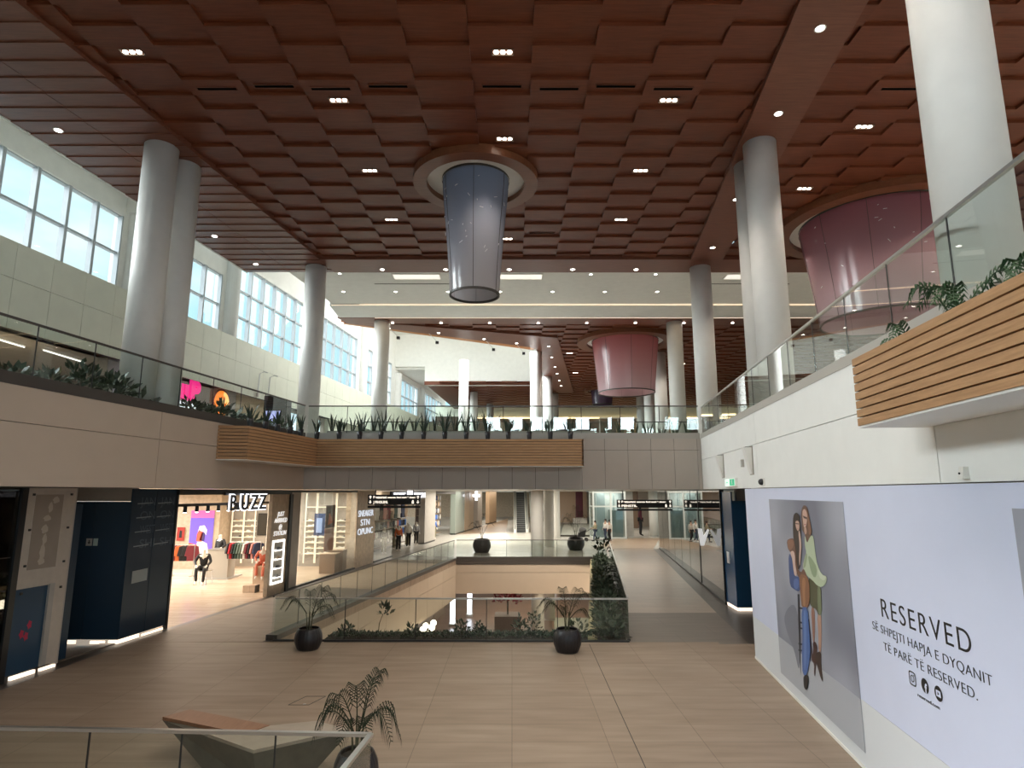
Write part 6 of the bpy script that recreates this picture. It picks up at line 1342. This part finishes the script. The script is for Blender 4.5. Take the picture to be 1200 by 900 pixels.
figure('person', (8.42, 54.9, 0), -.7, 'person in a pale top with a dark bag, right of the white topped walker', 'person', 'people walking far off', dict(kner=(.1, -.1, .52), ankl=(-.1, .2, .12), toel=(-.1, .08, .03)), skin1, mat('pale_cloth', (.6, .56, .5), .8), blackc, darkh, 1.7, blackc)
o = empty('pushchair', (6.0, 54.4, 0), 'black pushchair rolled ahead of the walking person in beige', 'pushchair')
MB().hexa([(-.45, -.25, .35), (.2, -.25, .35), (.2, .25, .35), (-.45, .25, .35)], [(-.30, -.25, .70), (.32, -.25, .95), (.32, .25, .95), (-.30, .25, .70)]).build('seat', blackc, o)
MB().tube([(.75, 0, 1.02), (.3, 0, .75), (-.5, 0, .15)], .025, 6).build('frame', M['black'], o); MB().tube([(.75, -.25, 1.02), (.75, .25, 1.02)], .025, 6).build('handle', M['black'], o)
for x, y in ((-.5, 0), (.35, -.25), (.35, .25)): MB().tube([(x, y - .03, .14), (x, y + .03, .14)], .14, 14).build('wheel', M['black'], o)
MB().ball((.05, 0, .9), .34, .26, .26, 12, 8).build('hood', mat('grey_hood', (.1, .1, .1), .7), o)

# ================================================================ LOWER LEVEL
for x, y, l in ((wx(-3.42, 40.3), 30, None),): pass
area('lower_fascia_fill', (7.4, 30, -1.25), 1.6, 20, 1100, (1, .82, .62), (0, math.radians(40), 0))  # unseen lamp added below the walkway to brighten the fascias
area('lower_hall_fill', (1.5, 52, -2.1), 9, 12, 480, (1, .82, .64))  # unseen area lamps added to lighten the lower level
area('lower_hall_fill', (-9, 28, -2.4), 3, 14, 1200, (1, .85, .68))
o = empty('lower_shop_front', (-8.6, 24, -5.4), 'lower level shopfront seen under the left edge of the floor opening', 'shop window')
child(MB().prism([(-9.6, 20), (-9.4, 20), (-5.4, 52), (-5.6, 52)], -5.4, -2.3), 'glass_pane', mat('lower_front', (.22, .17, .12), .3), o)
for i in range(12):
    Y = 28.5 + .75 * i; x = -.168 * Y + .55 + .055 * (Y - 28) + .45 + random.uniform(-.3, .35); z = 4.1 - Y * (.232 - .0035 * i) + random.uniform(-.35, .25)
    o = empty('globe_lamp', (x, Y, z), 'small glowing globe lamp on the lower level behind the bed shrubs, %s from the left' % ORD[i + 1], 'lamp', 'globe lamps on the lower level')
    MB().ball((0, 0, 0), .17, n=12, m=8).build('globe', glow('globe_glow', (1, .84, .6), 5), o); MB().tube([(0, 0, .15), (0, 0, -2.6 - z)], .01, 4).build('cord', M['black'], o)
for i, (x, y) in enumerate(((-4.3, 47.0), (-3.3, 50.5))):
    o = empty('light_column', (x, y, -5.4), 'glowing white light column on the lower level, %s of two' % ORD[i + 1], 'lamp', 'glowing lower level columns')
    MB().box(-.16, .16, -.16, .16, .2, 3.1).build('tube', glow('cool_tube', (.85, .88, 1), 5), o); MB().box(-.25, .25, -.25, .25, 0, .2).build('foot', M['conc'], o)
o = empty('flower_tree', (-.3, 45.5, -5.4), 'red leaved tree in a brown square planter on the lower level', 'potted plant')
MB().box(-.9, .9, -.9, .9, 0, 1.1).build('planter', mat('brown_planter', (.16, .10, .07), .5), o); MB().tube([(0, 0, 1.1), (0, 0, 2.2)], .06, 6).build('trunk', M['stem'], o)
bush(MB(), (0, 0, 1.9), 1.0, .9, 1.0, 300, 55, .09, .24).build('leaves', mat('red_leaf', (.30, .03, .05), .5, noise=.5, nscale=3), o)
fl([(2.2, 30), (4.4, 30), (6.2, 50), (3.2, 50)], mat('pale_green_floor', (.34, .36, .27), .35), -5.4, -5.39)
fl([(1.5, 28), (2.15, 28), (3.1, 52), (2.3, 52)], mat('brown_floor_band', (.13, .085, .06), .4), -5.4, -5.388)
fl([(-5.0, 40), (-1.2, 42), (-1.4, 46), (-5.2, 45)], mat('brown_floor_band', (0, 0, 0)), -5.4, -5.388)

# ================================================================ UPPER LEVEL, LEFT GALLERY SHOPS
struct(MB().wbox(-22.2, -22.0, RY0, 72, ZU, 9.0), 'wall_left', mat('dim_shop_wall', (.20, .18, .16), .6))
struct(MB().wbox(-22, -17.05, RY0, 72, 8.8, 8.95), 'ceiling', M['conc'])
struct(MB().wbox(-17.4, -17.0, 21.4, 24.2, ZU, 8.8).wbox(-17.4, -17.0, 28.0, 30.6, ZU, 8.8), 'wall_left', M['conc'])
struct(MB().wbox(-17.4, -16.98, 29.4, 32.6, ZU, 8.8), 'wall_left', mat('beige_stone_pier', (.50, .38, .24), .5, noise=.1, nscale=4))
struct(MB().wbox(-17.4, -17.0, 40, 72, ZU, 8.8), 'wall_left', M['panel'])
for i, Y in enumerate((16.2, 18.6, 21.0)):
    o = empty('strip_light', lw(-18.2, Y, 8.72), 'slim white ceiling strip light in the left gallery shop, %s from the front' % ORD[i + 1], 'light', 'gallery strip lights')
    MB().box(-.015, .015, -1, 1, 0, .03).build('tube', glow('strip_white', (1, .95, .9), 1.6), o); MB().box(-.05, .05, -1.02, 1.02, .05, .08).build('housing', M['white'], o)
area('gallery_shop_lamp', (wx(-19.5, 18), 18, 8.7), 3, 10, 130, (1, .85, .7)); area('gallery_shop_lamp', (wx(-19.5, 33), 33, 8.7), 3, 10, 200, (.95, .95, 1))
o = empty('slatted_screen', lw(-19, 15.8, ZU), 'brown slatted timber screen in the left gallery shop', 'screen')
mb = MB()
for k in range(22): mb.wbox(-19.05, -19.0, 14.6 + .18 * k, 14.68 + .18 * k, ZU + 1.0, 8.7)
child(mb, 'slats', mat('brown_slat', (.22, .13, .08), .5), o); child(MB().wbox(-19.15, -19.06, 14.5, 18.6, ZU, 8.75), 'back', mat('dark_back', (.07, .05, .04), .6), o)
o = empty('counter', lw(-17.8, 18.4, ZU), 'lit counter with warm glow in the left gallery shop', 'counter')
child(MB().wbox(-18.2, -17.7, 17.4, 20.4, ZU, 7.1), 'body', M['trav'], o); child(MB().wbox(-18.2, -17.7, 17.8, 19.8, 7.2, 7.5), 'glowing_case', glow('warm_case', (1, .7, .4), 2), o)
o = empty('neon_line', lw(-17.3, 21.9, ZU), 'purple neon light line at the pillar of the left gallery', 'light')
child(MB().tube([lw(-16.9, 22.25, 6.5), lw(-16.9, 22.3, 8.7)], .03, 6), 'tube', glow('neon_violet', (.45, .12, 1), 4), o); child(MB().wbox(-16.98, -16.94, 22.2, 22.36, 6.4, 8.75), 'backing', M['conc'], o)
o = empty('hanging_basket_tree', lw(-18, 20.2, ZU), 'leafy plants with golden ornaments inside the left gallery shop', 'plant')
bush(MB(), (0, 0, .3), .9, .8, 1.7, 160, 71, .07, .3).build('leaves', M['leafd'], o); MB().lathe([(.25, 0), (.32, .5), (.28, .5)], n=16).build('pot', M['pot'], o)
# gallery signs
o = empty('shop_sign', lw(-16.95, 25.0, 7.7), 'pink rounded letters over two white panels on the left gallery shopfront', 'sign')
pk = mat('pink_sign', (.75, .02, .20), .4, emit=(.9, .03, .25), estr=.9)
for s, u in (('u', 0), ('P', .72)): text('letter', s, 1.15, pk, o, basis(lw(-16.9, 25.05 + u, 7.95, .03), UL), .06, .07)
for k in range(2): child(MB().wbox(-16.95, -16.9, 25.0 + .85 * k, 25.7 + .85 * k, 7.05, 7.95), 'lit_panel', glow('panel_white', (.85, .95, 1), 1.1), o)
child(MB().tube([lw(-16.9, 25.7, 9.0), lw(-16.9, 25.7, 8.6)], .02, 6), 'hanger', M['black'], o)
o = empty('shop_sign', lw(-16.9, 28.0, 8.1), 'round orange sign with a pale swirl on the left gallery shopfront', 'sign')
SW = basis(lw(-16.9, 28.0, 8.1, .05), UL)
def disc(name, r, m, lift, cx=0, cyy=0, a0=0, a1=2 * PI, r0=None):
    n = 28; pts = [(cx + r * math.cos(a0 + (a1 - a0) * k / n), cyy + r * math.sin(a0 + (a1 - a0) * k / n)) for k in range(n + (r0 is not None))]
    if r0 is not None: pts += [(cx + r0 * math.cos(a1 - (a1 - a0) * k / n), cyy + r0 * math.sin(a1 - (a1 - a0) * k / n)) for k in range(n + 1)]
    poly2d(name, pts, m, o, SW @ Matrix.Translation((0, 0, lift)), .02)
disc('disc', .62, mat('orange_sign', (.9, .22, .02), .4, emit=(1, .25, .02), estr=.9), 0)
disc('rim', .66, mat('dark_red_rim', (.2, .01, .03), .4), .001, r0=.58)
disc('swirl', .44, mat('swirl_cream', (1, .7, .3), .4, emit=(1, .6, .2), estr=.8), .022, .1, .1, -PI * .9, PI * .5, .30)
disc('swirl', .22, MATS['swirl_cream'], .022, .15, .22, -PI, PI * .6, .10)
o = empty('info_kiosk', lw(-14.2, 28.6, ZU), 'dark kiosk with a glowing lilac screen on the left gallery', 'kiosk')
child(MB().wbox(-14.9, -14.5, 28.0, 29.7, ZU, 8.45), 'body', M['black'], o)
child(MB().box(-11.2, -10.55, 27.96, 28.0, 6.9, 7.75), 'screen', glow('lilac_screen', (.35, .38, .85), 1.0), o)
child(MB().wbox(-14.5, -14.47, 28.0, 29.7, ZU, 8.45), 'side_panel', mat('kiosk_grey', (.10, .11, .11), .4), o)
o = empty('shop_window', lw(-17, 33, ZU), 'bright pale window band of a shop on the left gallery', 'shop window')
for k in range(3): child(MB().wbox(-17.3, -17.25, 33.2 + 2.2 * k, 34.9 + 2.2 * k, 7.6, 8.6), 'lit_pane', glow('pale_sky_pane', (.6, .85, 1), .9), o)
child(MB().wbox(-17.35, -17.28, 32.7, 40, ZU, 8.8), 'frame', M['conc'], o)
for i, Y in enumerate((30.2, 31.2)):
    o = empty('bracket', lw(-16.43, Y, 9.0), 'thin grey hooked bracket on the left gallery wall, %s of two' % ORD[i + 1], 'bracket', 'hooked brackets')
    MB().tube([(0, 0, -.2), (.05, 0, .9), (.25, 0, 1.0), (.45, 0, .95)], .03, 6).build('arm', M['steel'], o); MB().box(-.02, .04, -.08, .08, -.25, -.05).build('plate', M['conc'], o)

# upper level, far end
struct(MB().box(-9, 30, 68.5, 68.8, ZU, 12.4), 'wall_back', mat('dim_brown_front', (.10, .07, .05), .5))
struct(MB().box(-9, 30, 68.4, 68.8, 12.4, ZC + .3), 'wall_back', M['panel'])
tag(MB().box(-4, 28, 68.1, 68.25, 12.15, 12.3).build('shopfront_light_band', glow('warm_band', (1, .72, .38), 2.2)), 'warm light band above the far upper shopfronts', 'light')
area('far_gallery_lamp', (10, 66, 12.0), 26, 2, 300, (1, .78, .5))
for i, (a, b, c) in enumerate(((-3, -.5, (.26, .22, .17)), (1.6, 2.6, (.16, .05, .04)), (3.2, 4.4, (.03, .04, .15)), (5, 8, (.06, .05, .05)), (11.5, 13.8, (.35, .22, .12)), (15, 17.5, (.30, .20, .12)), (19, 23, (.05, .04, .04)))):
    o = empty('distant_shopfront', (a, 68.1, ZU), 'coloured panel among the far upper shopfronts, %s from the left' % ORD[i + 1], 'panel', 'far upper shop panels'); MB().box(0, b - a, 0, .3, 0, 5.6).build('face', mat('far_panel_%d' % i, c, .5), o); MB().box(0, b - a, -.02, 0, 5.6, 5.75).build('cap', M['trav'], o)
o = empty('glass_kiosk', (7.1, 50, ZU), 'glass box enclosure beyond the bridge under the pink lantern', 'kiosk')
fr = MB()
for x in (0, 1.5, 3.0): fr.box(x - .04, x + .04, -.04, .04, 0, 4.0)
fr.box(0, 3, -.04, .04, 3.95, 4.05); fr.build('frame', M['kerb_l'], o)
for k in range(2): MB().box(.06 + 1.5 * k, 1.44 + 1.5 * k, -.01, .01, 0, 3.95).build('glass_pane', M['rail'], o)
# right gallery end walls and rear of the hall
struct(MB().box(27, 27.2, RY0, 74, ZU, ZC + .4).box(22, 27, 73.8, 74, ZU, ZC), 'wall_right', M['panel'])
struct(MB().box(wx(4.0, 0), 27, RY0 - .3, RY0, ZU, ZC + .3).box(-30, -4.5, RY0 - .3, RY0, 0, ZC + 1.9), 'wall_front', M['panel'])  # left part is unseen and added to block sky light
# unseen rear wall and high window frames, added round the daylight lamps
struct(MB().box(-4.5, wx(4.0, 0), RY0 - .3, RY0, 8.9, ZC + .3), 'wall_front', M['panel'])
for i in range(10):
    x = -1.6 + 1.92 * i; fr = MB()
    for a, b, c, d in ((-.66, -.58, 9.36, 10.54), (.58, .66, 9.36, 10.54), (-.58, .58, 9.36, 9.42), (-.58, .58, 10.48, 10.54)): fr.box(x + a, x + b, RY0, RY0 + .32, c, d)
    struct(fr, 'window_%d' % (10 + i), frame_m)
